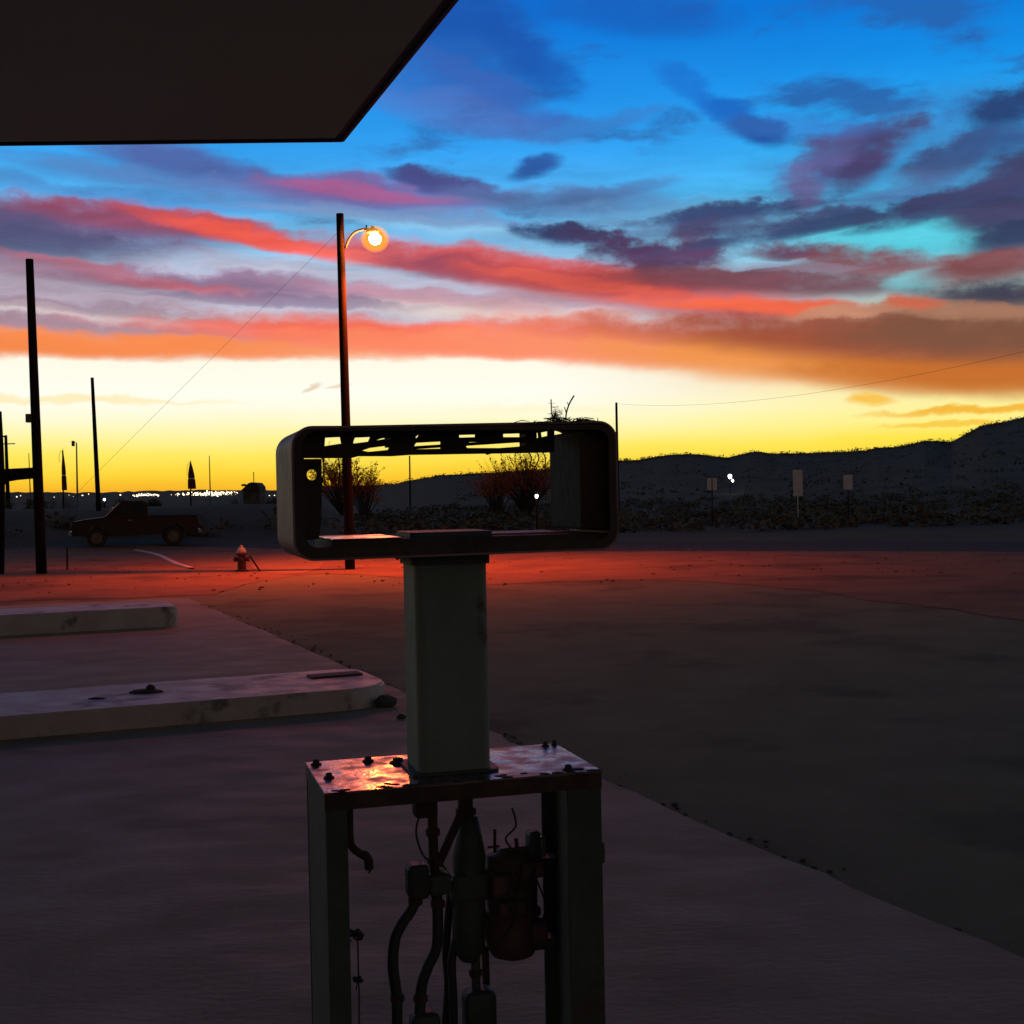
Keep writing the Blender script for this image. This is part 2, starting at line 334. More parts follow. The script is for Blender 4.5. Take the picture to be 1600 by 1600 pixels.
def lathe(bm, base, prof, n=16, ax=Vector((0, 0, 1))):
    x, y = frame(ax); rings = []
    for r, z in prof:
        rings.append([bm.verts.new(base + ax * z + (x * math.cos(2 * math.pi * k / n) + y * math.sin(2 * math.pi * k / n)) * max(r, .0005)) for k in range(n)])
    for a, b in zip(rings, rings[1:]):
        for k in range(n): bm.faces.new((a[k], b[k], b[(k + 1) % n], a[(k + 1) % n]))
    bm.faces.new(rings[0]); bm.faces.new(rings[-1][::-1])
    bmesh.ops.recalc_face_normals(bm, faces=bm.faces)
def ball(bm, c, r, sub=2, sc3=(1, 1, 1), jit=0):
    res = bmesh.ops.create_icosphere(bm, subdivisions=sub, radius=1)
    for v in res['verts']:
        k = 1 + random.uniform(-jit, jit)
        v.co = Vector((v.co.x * r * sc3[0] * k, v.co.y * r * sc3[1] * k, v.co.z * r * sc3[2] * k)) + Vector(c)
def prism(bm, poly, d):
    """poly: list of 3D points, extruded by vector d"""
    a = [bm.verts.new(Vector(p)) for p in poly]; b = [bm.verts.new(Vector(p) + d) for p in poly]
    n = len(a)
    bm.faces.new(a); bm.faces.new(b[::-1])
    for k in range(n): bm.faces.new((a[k], b[k], b[(k + 1) % n], a[(k + 1) % n]))
    bmesh.ops.recalc_face_normals(bm, faces=bm.faces)
def sheet(name, poly, z, m, thick=0.0):
    bm = bmesh.new()
    if thick: prism(bm, [(p[0], p[1], z - thick) for p in poly], Vector((0, 0, thick)))
    else:
        f = bm.faces.new([bm.verts.new((p[0], p[1], z)) for p in poly])
        if f.normal.z < 0: bmesh.ops.reverse_faces(bm, faces=[f])
        bm.normal_update()
        if f.normal.z < 0: bmesh.ops.reverse_faces(bm, faces=[f])
    return obj(name, bm, m)
def plate_mesh(outer, holes, thick):
    """flat plate with holes, 2D outline in (u, w), from a filled curve -> mesh with verts (u, v, w)"""
    cu = bpy.data.curves.new('outline', 'CURVE'); cu.dimensions = '2D'; cu.fill_mode = 'BOTH'; cu.extrude = thick / 2
    for loop in [outer] + holes:
        s = cu.splines.new('POLY'); s.points.add(len(loop) - 1); s.use_cyclic_u = True
        for q, (a, b) in zip(s.points, loop): q.co = (a, b, 0, 1)
    o = bpy.data.objects.new('outline', cu); COL.objects.link(o)
    dg = bpy.context.evaluated_depsgraph_get(); dg.update()
    me = bpy.data.meshes.new_from_object(o.evaluated_get(dg)); bpy.data.objects.remove(o); bpy.data.curves.remove(cu)
    me.materials.clear()
    for v in me.vertices: v.co = (v.co.x, -v.co.z, v.co.y)
    return me
def rrect(u0, u1, w0, w1, r, n=6):
    out = []
    for cx, cy, a0 in ((u1 - r, w1 - r, 0), (u0 + r, w1 - r, 90), (u0 + r, w0 + r, 180), (u1 - r, w0 + r, 270)):
        for k in range(n + 1):
            a = R(a0 + 90 * k / n); out.append((cx + r * math.cos(a), cy + r * math.sin(a)))
    return out

# ------------------------------------------------------------------ terrain
GZ = -.10                                   # natural ground level beyond the raised slab
ridge_px = [(-900, 764), (-300, 768), (0, 769), (120, 770), (200, 768), (300, 766), (430, 766), (470, 762), (505, 759), (560, 758), (610, 757), (650, 749), (690, 742), (740, 740),
            (800, 737), (850, 733), (905, 726), (960, 720), (1000, 718), (1025, 713), (1050, 710), (1090, 709), (1112, 712), (1135, 715), (1160, 709), (1182, 705), (1205, 708), (1240, 708),
            (1300, 706), (1350, 704), (1370, 699), (1400, 698), (1425, 693), (1445, 688), (1470, 689), (1487, 690), (1508, 678), (1535, 664), (1565, 659), (1600, 651), (1700, 630), (1900, 600), (2400, 620)]
_rp = []
for (xa, ya), (xb, yb) in zip(ridge_px, ridge_px[1:]):
    nn = max(1, int((xb - xa) / 9)) if -100 < xa < 480 else 1
    for k in range(nn): _rp.append((xa + (xb - xa) * k / nn, ya + (yb - ya) * k / nn + (random.uniform(-1.1, 1.1) if nn > 1 else 0)))
ridge_px = _rp + [ridge_px[-1]]
rz_az, rz_el = [], []
for x, y in ridge_px:
    d = ray(x, y).normalized(); rz_az.append(math.atan2(d.x, d.y)); rz_el.append(math.asin(d.z))
rz_az = [-math.pi, -1.2] + rz_az + [1.4, math.pi]; rz_el = [.008, .010] + rz_el + [.02, .008]
def smooth(a, b, x):
    t = np.clip((x - a) / (b - a), 0, 1); return t * t * (3 - 2 * t)
def fbm(x, y):
    s = 0
    for k, (f, a) in enumerate(((1, 1), (2.1, .5), (4.3, .25), (8.7, .12))):
        s = s + a * np.sin(x * f * 1.3 + 1.7 * k + 1.5 * np.sin(y * f * .9 + k)) * np.cos(y * f * 1.1 + 2.3 * k + 1.2 * np.sin(x * f * .7))
    return s
def terrain(x, y):
    x = np.asarray(x, float); y = np.asarray(y, float)
    r = np.hypot(x, y) + 1e-6; a = np.arctan2(x, y)
    e = np.interp(a, rz_az, rz_el)
    near = smooth(-.155, -.07, a) * (1 - smooth(1.2, 2.0, a))           # 1 where the ridge is the near hill
    RR = np.exp(np.log(4500) * (1 - near) + np.log(520) * near)
    top = RR * np.tan(e) + EYE - GZ
    t = smooth(70, 1, 0) * 0 + np.clip((r - 75) / (RR - 75), 0, 1)
    z = top * (t ** 1.35)
    z = np.where(r > RR, top * np.maximum(.25, 1 - .5 * (r - RR) / RR), z)
    z = z + fbm(x / 40, y / 40) * .35 * np.clip((r - 60) / 120, 0, 1) * (1 - .85 * (np.abs(r - RR) < RR * .12))
    berm = (1 - smooth(-.17, -.10, a)) * smooth(-1.3, -.6, a)           # low bank behind the truck, left
    z = z + berm * 1.42 * smooth(50, 68, r) * (1 - .8 * smooth(76, 130, r))
    z = z + smooth(20, 60, r) * fbm(x / 3, y / 3) * .03
    return GZ - .02 + z
def build_ground():
    azs = np.concatenate([np.linspace(-math.pi, -.62, 60, endpoint=False), np.linspace(-.62, .62, 900, endpoint=False), np.linspace(.62, math.pi, 60, endpoint=False)])
    rs = np.concatenate([[.5, 8, 16, 22, 28, 34], np.linspace(40, 130, 46), np.geomspace(135, 420, 26), np.linspace(432, 620, 30), np.geomspace(640, 4000, 24), np.linspace(4150, 5200, 8), [6500, 9000, 14000, 24000]])
    A, RS = np.meshgrid(azs, rs); X = RS * np.sin(A); Y = RS * np.cos(A); Z = terrain(X, Y)
    Z = np.where(RS < 40, GZ - .02, Z); nA, nR = len(azs), len(rs)
    V = np.stack([X, Y, Z], -1).reshape(-1, 3)
    i, j = np.meshgrid(np.arange(nR - 1), np.arange(nA), indexing='ij'); j2 = (j + 1) % nA
    Fq = np.stack([i * nA + j, (i + 1) * nA + j, (i + 1) * nA + j2, i * nA + j2], -1).reshape(-1, 4)[:, ::-1]
    me = bpy.data.meshes.new('ground'); me.from_pydata(V.tolist(), [], [list(map(int, f)) for f in Fq] + [list(range(nA))[::-1]]); me.update()
    bm = bmesh.new(); bm.from_mesh(me); bmesh.ops.recalc_face_normals(bm, faces=bm.faces)
    if sum(f.normal.z for f in bm.faces) < 0: bmesh.ops.reverse_faces(bm, faces=bm.faces)
    bm.to_mesh(me); bm.free()
    return struct(link('ground', me, 'soil', None, True))
build_ground()
def tz(x, y): return float(terrain(x, y))

# dirt lot, asphalt forecourt, road, concrete slab
near_edge = [(-700, 960), (0, 940), (330, 929), (400, 909), (450, 900), (510, 896), (580, 899), (660, 906), (770, 913), (900, 908), (1020, 905), (1150, 912), (1280, 925), (1420, 945), (1600, 968), (2300, 1080)]
far_edge = [(-700, 830), (0, 841), (60, 850), (200, 853), (430, 857), (600, 860), (770, 861), (1000, 861), (1300, 861), (1600, 863), (2300, 868)]
ne = [G(x, y, GZ) for x, y in near_edge]; fe = [G(x, y, GZ) for x, y in far_edge]
def wob(pts, amp, n):
    out = []
    for a, b in zip(pts, pts[1:]):
        for k in range(n):
            p = a.lerp(b, k / n); out.append(p + Vector((random.uniform(-amp, amp), random.uniform(-amp, amp), 0)))
    return out + [pts[-1]]
ne2, fe2 = wob(ne, .10, 5), wob(fe, .35, 4)
struct(sheet('dirt_lot', [tuple(p) for p in ne2] + [tuple(p) for p in fe2[::-1]], GZ, 'dirt'))
struct(sheet('asphalt_forecourt', [tuple(p + Vector((0, .5, 0))) for p in ne2] + [(40, -25, 0), (-40, -25, 0)], GZ - .006, 'asphalt'))
rd = [p + Vector((0, -.6, 0)) for p in fe] + [p + Vector((0, 7.5, 0)) for p in fe[::-1]]
struct(sheet('road', [tuple(p) for p in rd], GZ - .005, 'road'))
e1s, e2s = Vector((math.cos(STA), math.sin(STA), 0)), Vector((-math.sin(STA), math.cos(STA), 0))
c1 = G(300, 937); c0 = G(640, 1085)
edge_dir = (c1 - c0).normalized()
near_c = c0 - edge_dir * 22
edge_pts = []
for k in range(150):
    q = near_c.lerp(c1, k / 150); q = q + e1s * (random.gauss(0, .008) + .02 * math.sin(k * .37) * math.sin(k * .11) - (.05 * random.random() if random.random() < .06 else 0)); edge_pts.append(q)
slab_poly = edge_pts + [c1 + e2s * .3, c1 - e1s * .5 + e2s * .6, c1 - e1s * 22, near_c - e1s * 24]
struct(sheet('concrete_slab', [tuple(p) for p in slab_poly], 0, 'concrete', .3))

bm = bmesh.new()                            # grit gathered along the broken slab edge
for k in range(900):
    q = c0.lerp(c1, random.uniform(-1.2, 1.0)) + e1s * abs(random.gauss(.02, .14)); r = random.uniform(.004, .014) if random.random() < .975 else random.uniform(.012, .022)
    ball(bm, (q.x, q.y, GZ + r * .3), r, 1, (1.2, 1, .7), .25)
tag(obj('edge_grit', bm, 'stone'), 'dark grit and small stones gathered along the slab edge', 'grit', None, 'stuff')

# canopy
CH = 3.6
cf, cl, cs = G(535, 220, CH), G(0, 226, CH), G(712, 0, CH)
dl = (cl - cf).normalized(); ds = (cs - cf).normalized()
can = thing('station_canopy', (-6, 0, 0), 'dark flat filling station canopy overhead, its corner reaching in at top left', 'canopy')
cpoly = [cf, cf + dl * 14, cf + dl * 14 + ds * 15, cf + ds * 15]
bm = bmesh.new(); prism(bm, [p + Vector((0, 0, .012)) for p in cpoly], Vector((0, 0, .3))); obj('roof_deck', bm, 'fascia', can)
def inset(poly, k):
    c = sum(poly, Vector()) / len(poly); return [p + (c - p).normalized() * k for p in poly]
ip = inset(cpoly, .07)
nstrip = 18
for k in range(nstrip):
    a, b = k / nstrip, (k + 1) / nstrip - .0002
    q = [ip[0].lerp(ip[3], a), ip[1].lerp(ip[2], a), ip[1].lerp(ip[2], b), ip[0].lerp(ip[3], b)]
    bm = bmesh.new(); prism(bm, q, Vector((0, 0, .03))); obj('soffit_board', bm, 'soffit', can)
for p, q in zip(cpoly, cpoly[1:] + cpoly[:1]):
    bm = bmesh.new(); d = (q - p); n = Vector((-d.y, d.x, 0)).normalized() * .009
    mid = sum(cpoly, Vector()) / 4
    if n.dot(mid - p) > 0: n = -n
    prism(bm, [p - n + Vector((0, 0, -.006)), q - n + Vector((0, 0, -.006)), q + n + Vector((0, 0, -.006)), p + n + Vector((0, 0, -.006))], Vector((0, 0, .40))); obj('fascia', bm, 'fascia', can)
for p in (Vector((-7.2, 7.2, 0)), Vector((-5.2, -2.6, 0))):
    bm = bmesh.new(); box(bm, p + Vector((0, 0, CH / 2)), (.2, .2, CH), (e1s, e2s, Vector((0, 0, 1))), .01); obj('support_post', bm, 'dark', can)

# pump islands on the slab
def island(name, a, b, depth, h, label, rnd):
    """kerbed island: front edge from a (left) to b (right end), rounded right end"""
    t = thing(name, (b + e2s * depth / 2) * 1, label, 'kerb')
    n = 8; pts = [a]
    for k in range(n + 1):
        an = R(-90 + 90 * k / n); pts.append(b - e1s * rnd + e2s * rnd + e1s * rnd * math.cos(an) + e2s * rnd * math.sin(an))
    c = b + e2s * depth
    for k in range(n + 1):
        an = R(90 * k / n); pts.append(c - e1s * rnd * .5 - e2s * rnd * .5 + e1s * rnd * .5 * math.cos(an) + e2s * rnd * .5 * math.sin(an))
    pts.append(a + e2s * depth)
    for p in pts: p.z = -.004
    bm = bmesh.new(); prism(bm, pts, Vector((0, 0, h + .004)))
    te = [e for e in bm.edges if all(abs(v.co.z - h) < 1e-5 for v in e.verts)]
    bmesh.ops.bevel(bm, geom=te, offset=.018, segments=3, affect='EDGES')
    obj('kerb_block', bm, 'island', t); return t
iF = G(560, 1076, .15); iend = G(597, 1062, .15)
ib = Vector((iend.x, iend.y, 0)); fdir = e1s
ia = Vector((iF.x, iF.y, 0)) - e1s * 9
ib = Vector((iF.x, iF.y, 0)) + e1s * .30
isl = island('pump_island', ia, ib, 1.12, .15, 'low pale concrete pump island with rounded end and rusty stubs on its top', .42)
# steel sump cover and rusty stub on the island
p = G(523, 1056, .15)
bm = bmesh.new(); box(bm, p + Vector((0, 0, .006)), (.40, .17, .02), (e1s, e2s, Vector((0, 0, 1))), .005); obj('sump_cover', bm, 'rust', isl)
p = G(228, 1082, .15)
bm = bmesh.new(); ball(bm, p + Vector((0, 0, .0)), .12, 3, (1.0, .62, .22), .10); ball(bm, p + Vector((.03, .01, .02)), .035, 2, (1, 1, 1.1), .1)
obj('rusted_stub', bm, 'rust', isl)
p = G(150, 1092, .15)
bm = bmesh.new(); ball(bm, p, .05, 2, (1.2, .6, .25), .2); obj('rusted_stub', bm, 'rust', isl)
a2 = G(280, 978, 0)
i2 = island('kerb_island', a2 - e1s * 12, a2, 1.0, .24, 'farther low concrete island at the back end of the slab, left', .12)
# loose stones on the slab
for k, (x, y, r, lab) in enumerate([(602, 1104, .07, 'dark lump of rubble against the rounded end of the concrete island'), (627, 1123, .028, 'small dark stone on the slab just left of the pump column')]):
    bm = bmesh.new(); q = G(x, y, 0); ball(bm, q + Vector((0, 0, r * .5)), r, 2, (1.2, .9, .7), .14); tag(obj('stone', bm, 'stone'), lab, 'stone', 'stones on the slab')

# ------------------------------------------------------------------ the gutted pump
TH = R(16); e1, e2, e3 = Vector((math.cos(TH), math.sin(TH), 0)), Vector((-math.sin(TH), math.cos(TH), 0)), Vector((0, 0, 1))
PC = Vector((-.167, 3.167, 0)); AX = (e1, e2, e3)
def Lp(u, v, z): return PC + e1 * u + e2 * v + e3 * z
def PL(x, y, v):                            # pixel -> (u, z) on the pump's plane v
    d = ray(x, y); t = (PC + e2 * v - CP).dot(e2) / d.dot(e2); P = CP + d * t; return ((P - PC).dot(e1), P.z)
def PW(x, y, v): u, z = PL(x, y, v); return Lp(u, v, z)
pump = thing('fuel_pump', PC, 'gutted rusty fuel pump with open head on a column above an empty cabinet', 'fuel pump')
def pbox(name, u0, u1, v0, v1, z0, z1, m, bev=.003, parent=pump):
    bm = bmesh.new(); box(bm, Lp((u0 + u1) / 2, (v0 + v1) / 2, (z0 + z1) / 2), (u1 - u0, v1 - v0, z1 - z0), AX, bev); return obj(name, bm, m, parent)
def pplate(name, outer, holes, v, th, m, parent=pump):
    me = plate_mesh(outer, holes, th)
    for q in me.vertices: q.co = Lp(q.co.x, v + q.co.y, q.co.z)
    bm = bmesh.new(); bm.from_mesh(me); bmesh.ops.remove_doubles(bm, verts=bm.verts, dist=1e-6); bmesh.ops.recalc_face_normals(bm, faces=bm.faces); bm.to_mesh(me); bm.free()
    return link(name, me, m, parent)
PZ = .833; PU, PV = .335, .182
# cabinet: two folded side panels, header lips and the deck plate
for s in (-1, 1):
    x0, x1 = sorted((s * (PU - .004), s * (PU - .010)))
    nm = pbox('side_panel', x0, x1, -PV + .008, PV - .008, .0, PZ - .03, 'dark', .001)
    for v0, v1 in ((-PV + .004, -PV + .012), (PV - .012, PV - .004)):
        w = .052 if s < 0 else (.088 if v0 < 0 else .046)
        u0, u1 = sorted((s * (PU - .002), s * (PU - w)))
        pbox('flange', u0, u1, v0, v1, .0, PZ - .028, 'dark', .001, nm)
deck = pbox('deck_plate', -PU, PU, -PV, PV, PZ - .006, PZ, 'plate', .0015)
for v0, v1 in ((-PV, -PV + .004), (PV - .004, PV)):
    pbox('lip', -PU + .001, PU - .001, v0 + .0005, v1 - .0005, PZ - .042, PZ - .0062, 'rust', .001, deck)
for s in (-1, 1):
    x0, x1 = sorted((s * (PU - .0005), s * (PU - .0038))); pbox('lip', x0, x1, -PV + .005, PV - .005, PZ - .042, PZ - .0062, 'dark', .0008, deck)
for x, y, r in ((494, 1195, .014), (514, 1216, .013), (575, 1190, .015), (622, 1192, .022), (852, 1166, .010), (866, 1164, .008), (888, 1203, .014)):
    q = G(x, y, PZ); bm = bmesh.new(); lathe(bm, q - e3 * .0005, [(r, .0), (r, .004), (r * .62, .005), (r * .6, .012), (r * .3, .014)], 8); obj('bolt', bm, 'rust', deck)
# flaked rust scale along the front edge of the deck
for k in range(46):
    u = random.uniform(-PU + .02, PU - .01); v = -PV + abs(random.gauss(0, .022)) + .004
    bm = bmesh.new(); ball(bm, Lp(u, v, PZ + .0005), random.uniform(.004, .011), 1, (1.6, .8, .22), .25); obj('rust_flake', bm, 'rust' if random.random() < .8 else 'inner', deck)
# column
cu0, cu1 = -.094, .086
col = None
bm = bmesh.new()
pr = rrect(cu0, cu1, -.085, .085, .022, 4)
prism(bm, [Lp(a, b, PZ) for a, b in pr], e3 * (1.372 - PZ)); col = obj('column', bm, 'column', pump)
bm = bmesh.new(); prism(bm, [Lp(a, b, 1.338) for a, b in rrect(cu0 - .008, cu1 + .008, -.093, .093, .026, 4)], e3 * .024); obj('collar', bm, 'dark', col)
bm = bmesh.new(); prism(bm, [Lp(a, b, PZ + .0005) for a, b in rrect(cu0 - .018, cu1 + .018, -.098, .098, .02, 4)], e3 * .006); obj('base_flange', bm, 'dark', col)
# head: open rounded shell
HU, H0, H1, HV = .392, 1.363, 1.672, .178
head = None
outer, innr = rrect(-HU, HU, H0, H1, .048, 8), rrect(-HU + .005, HU - .005, H0 + .005, H1 - .005, .043, 8)
bm = bmesh.new(); n = len(outer)
def tilt(u, w): return w + .006 * (u / HU) * (1 if w > 1.5 else .3)     # top slightly sprung up on the right
A = [[bm.verts.new(Lp(a, v, tilt(a, b))) for a, b in lp] for v in (-HV, HV) for lp in (outer, innr)]
for k in range(n):
    k2 = (k + 1) % n
    bm.faces.new((A[0][k], A[0][k2], A[2][k2], A[2][k])); bm.faces.new((A[1][k2], A[1][k], A[3][k], A[3][k2]))
    bm.faces.new((A[0][k2], A[0][k], A[1][k], A[1][k2])); bm.faces.new((A[2][k], A[2][k2], A[3][k2], A[3][k]))
bmesh.ops.recalc_face_normals(bm, faces=bm.faces)
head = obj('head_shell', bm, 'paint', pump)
fl_hole = rrect(PL(474, 700, -HV)[0], HU - .022, H0 + .028, H1 - .016, .030, 6)
pplate('front_rim', rrect(-HU + .002, HU - .002, H0 + .002, H1 - .004, .046, 8), [fl_hole], -HV + .003, .005, 'inner', head)
# slotted inner chassis
vs = -.05
def tr(pts, v=vs): return [PL(x, y, v) for x, y in pts]
slots = [[(508, 684), (531, 683), (533, 693), (507, 697)], [(552, 684), (578, 683), (575, 690), (552, 693)], [(588, 688), (596, 685), (626, 682), (622, 685), (592, 689)],
         [(711, 680), (742, 679), (742, 683), (711, 684)], [(786, 678), (822, 677), (821, 683), (786, 683)],
         [(833, 679), (840, 676), (841, 684), (834, 685)], [(845, 676), (855, 674), (855, 681), (846, 683)], [(649, 683), (654, 679), (653, 682), (650, 685)],
         [(566, 704), (578, 700), (609, 696), (606, 703), (575, 706)], [(644, 702), (650, 692), (688, 690), (688, 701)], [(728, 698), (733, 691), (770, 690), (822, 692), (820, 697), (780, 700), (730, 700)]]
chassis_top = [(468, 673), (866, 668), (866, 707), (820, 708), (765, 709), (762, 711), (758, 709), (700, 710), (640, 711), (612, 713), (560, 713), (548, 716), (505, 716), (500, 716), (468, 716)]
me_holes = [tr(s) for s in slots]
pplate('slotted_rail', tr(chassis_top), me_holes, vs, .004, 'inner', head)
cx, cz = PL(487, 742, vs); hole = [(cx + .012 * math.cos(R(a)), cz + .013 * math.sin(R(a))) for a in range(0, 360, 30)]
sx, sz = PL(474, 757, vs)
side_holes = [tr([(471, 707), (475, 707), (475, 733), (471, 733)]), hole, [(sx + .003 * math.cos(R(a)), sz + .004 * math.sin(R(a))) for a in range(0, 360, 60)], tr([(472, 752), (475, 752), (475, 760), (472, 760)])][:2]
side_holes += [tr([(472, 752), (475, 752), (475, 760), (472, 760)])]
pplate('end_plate', tr([(462, 717), (502, 717), (503, 760), (502, 815), (498, 842), (462, 846)]), side_holes, vs, .004, 'inner', head)
# rods and braces between the rails
def rod(name, pts, r, m, parent, n=8):
    bm = bmesh.new(); tube(bm, pts, r, n); return obj(name, bm, m, parent, True)
rod('brace', [PW(505, 706, .06), PW(640, 683, .06)], .006, 'inner', head); rod('brace', [PW(540, 714, .10), PW(552, 680, .10)], .006, 'inner', head)
rod('brace', [PW(640, 700, .10), PW(856, 686, .10)], .004, 'inner', head)
for x in (612, 704, 824): pbox('web', PL(x, 700, .0)[0] - .012, PL(x, 700, .0)[0] + .012, -.045, .03, 1.625, 1.660, 'inner', .001, head)
for x, y in ((505, 730), (530, 735)): rod('wire', spline([PW(x - 2, 714, .0), PW(x + 1, y - 5, .01), PW(x - 1, y + 22, .0)], 4), .0016, 'inner', head, 5)
for x in (826, 838, 848): rod('wire', spline([PW(x, 706, .0), PW(x + 4, 716, .01), PW(x + random.uniform(-4, 4), 730, .0)], 4), .0016, 'inner', head, 5)
# box at the right end and bottom tray
jb = pbox('junction_box', PL(858, 750, HV)[0], HU - .012, -.13, HV - .004, H0 + .05, H1 - .012, 'black', .006, head)
pbox('cover_plate', PL(905, 750, -.13)[0], HU - .014, -.137, -.1305, H0 + .055, H1 - .03, 'rust', .002, jb)
ju = PL(880, 680, -.05)[0]
tray = pbox('bottom_tray', -.30, HU - .012, -.150, HV - .012, H0 + .006, 1.405, 'inner', .006, head)
pbox('tray_top', -.298, -.135, -.146, .150, 1.4055, 1.409, 'plate', .0015, tray)
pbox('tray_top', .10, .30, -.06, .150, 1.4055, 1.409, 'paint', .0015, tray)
bm = bmesh.new(); prism(bm, [Lp(a, b, 1.4055) for a, b in rrect(cu0 - .012, cu1 + .012, -.10, .10, .02, 4)], e3 * .012); obj('column_cap', bm, 'dark', tray)
# broken stub under the shell, left
# inner works of the cabinet: (pixels, depth v) -> points
def works(name, pts, r, m, v=.0, n=10, sm=True):
    ps = [PW(q[0], q[1], q[2] if len(q) > 2 else v) for q in pts]
    bm = bmesh.new(); tube(bm, spline(ps, 6) if sm else ps, [r] * ((len(ps) - 1) * 6 + 1) if sm else r, n); return obj(name, bm, m, pump, True)
def lump(name, x0, x1, y0, y1, v, dv, m, bev=.012):
    a, b = PL(x0, y1, v), PL(x1, y0, v); return pbox(name, a[0], b[0], v - dv / 2, v + dv / 2, a[1], b[1], m, bev)
works('conduit', [(546, 1236), (546, 1290), (549, 1320), (563, 1334), (573, 1338)], .0095, 'rust', -.06)
works('conduit_end', [(567, 1334), (575, 1342), (577, 1358)], .011, 'rust', -.06)
rod('wire', spline([PW(574, 1345, -.06), PW(579, 1354, -.06), PW(577, 1364, -.06)], 4), .003, 'hose', pump, 6)
pp = works('supply_pipe', [(676, 1236), (676, 1290), (678, 1340), (681, 1400)], .0125, 'rust', 0)
lump('pipe_collar', 646, 682, 1250, 1278, 0, .05, 'rust', .012)
works('diagonal_pipe', [(724, 1240), (722, 1266), (704, 1308), (684, 1352)], .0115, 'rust', .03)
works('riser_pipe', [(727, 1236), (728, 1300), (732, 1340)], .020, 'dark', .06)
bm = bmesh.new(); ps = [PW(733, y, .05) for y in (1275, 1315, 1340, 1380, 1440, 1482, 1500)]
tube(bm, ps, [.022, .036, .043, .040, .044, .041, .022], 14); obj('meter_body', bm, 'dark', pump, True)
lump('valve_block', 636, 668, 1347, 1404, -.02, .06, 'hose', .012)
lump('union', 664, 702, 1360, 1398, 0, .06, 'dark', .014)
works('hose', [(652, 1395), (644, 1420), (628, 1444), (617, 1470), (614, 1510), (620, 1560), (621, 1640), (622, 1700)], .0135, 'hose', -.02)
works('hose', [(682, 1390), (684, 1440), (682, 1480), (668, 1512), (659, 1540), (656, 1580), (652, 1640), (650, 1720)], .014, 'hose', .0)
works('hose', [(690, 1378), (706, 1390), (714, 1420), (714, 1460), (706, 1500), (708, 1560), (710, 1640), (712, 1720)], .011, 'hose', .05)
works('riser_pipe', [(742, 1480), (744, 1540), (746, 1620), (746, 1740)], .012, 'dark', .05)
lump('foot_valve', 726, 772, 1540, 1640, .05, .08, 'dark', .02)
lump('foot_valve', 642, 686, 1576, 1660, .0, .07, 'dark', .02)
works('hose', [(704, 1395), (700, 1440), (697, 1490), (700, 1540), (696, 1600), (690, 1700)], .0105, 'hose', .08)
works('riser_pipe', [(758, 1478), (760, 1540), (762, 1600), (764, 1740)], .010, 'rust', .09)
for x, y, v, r in ((676, 1300, 0, .018), (679, 1345, 0, .018), (649, 1408, -.02, .018), (684, 1412, 0, .018), (621, 1560, -.02, .017), (657, 1560, 0, .018), (743, 1520, .05, .017), (728, 1268, .06, .026)):
    q = PW(x, y, v); bm = bmesh.new(); lathe(bm, q - e3 * .010, [(r * .8, 0), (r, .003), (r, .017), (r * .8, .020)], 8); obj('coupling', bm, 'rust', pump)
rod('wire', spline([PW(660, 1262, .05), PW(650, 1300, .06), PW(664, 1340, .05), PW(690, 1350, .04), PW(720, 1400, .02)], 6), .0028, 'hose', pump, 6)
rod('wire', spline([PW(800, 1262, .05), PW(806, 1290, .05), PW(790, 1310, .05), PW(800, 1326, .05)], 6), .0028, 'hose', pump, 6)
lump('manifold', 704, 764, 1360, 1410, .03, .05, 'dark', .012)
# motor casting
a = PL(796, 1420, .06)
bm = bmesh.new(); mu, mz = PL(798, 1330, .06)
prof = [(.020, -.275), (.048, -.262), (.060, -.235), (.064, -.20), (.060, -.165), (.066, -.16), (.066, -.15), (.058, -.145), (.060, -.06), (.066, -.055), (.066, -.04), (.058, -.035), (.056, -.005), (.030, .002), (.016, .012)]
lathe(bm, Lp(mu, .06, mz), [(r * 1.14, z) for r, z in prof], 18); mo = obj('motor', bm, 'motor', pump, True)
for du, dz, w, h in ((-.045, -.06, .05, .05), (.035, -.03, .06, .04), (-.02, -.12, .07, .035), (.05, -.19, .04, .05)):
    pbox('casting_boss', mu + du - w / 2, mu + du + w / 2, -.03, .03, mz + dz - h / 2, mz + dz + h / 2, 'motor', .008, mo)
for k in range(5):
    q = [Lp(mu + random.uniform(-.05, .05), -.03, mz - random.uniform(.0, .05))]
    for j in range(4): q.append(q[-1] + e1 * random.uniform(-.045, .03) - e3 * random.uniform(.01, .06) + e2 * random.uniform(-.012, .012))
    rod('wire', spline(q, 5), .0024, 'hose', mo, 5)
lump('bracket_arm', 830, 868, 1336, 1352, .06, .05, 'dark', .004); lump('bracket_arm', 820, 868, 1460, 1482, .06, .06, 'dark', .006)
lump('fitting', 778, 830, 1318, 1334, .06, .05, 'dark', .006); lump('fitting', 824, 842, 1296, 1342, .04, .05, 'dark', .010)
rod('stud', [PW(773, 1332, .05), PW(773, 1296, .05)], .004, 'rust', pump); rod('stud', [PW(762, 1324, .05), PW(780, 1322, .05)], .003, 'rust', pump)
rod('stud', [PW(808, 1325, .05), PW(806, 1310, .05)], .005, 'rust', pump)
bm = bmesh.new(); lathe(bm, PW(846, 1338, .05), [(.012, 0), (.013, .01), (.013, .045), (.010, .05)], 12); obj('sight_glass', bm, 'glass', pump, True)
bm = bmesh.new(); box(bm, PW(939, 1331, -PV + .02), (.012, .03, .05), AX, .004); obj('latch', bm, 'dark', pump)
# stub of a bracket hanging below the shell
rod('bracket', [PW(612, 860, .05), PW(624, 872, .05)], .008, 'inner', head)

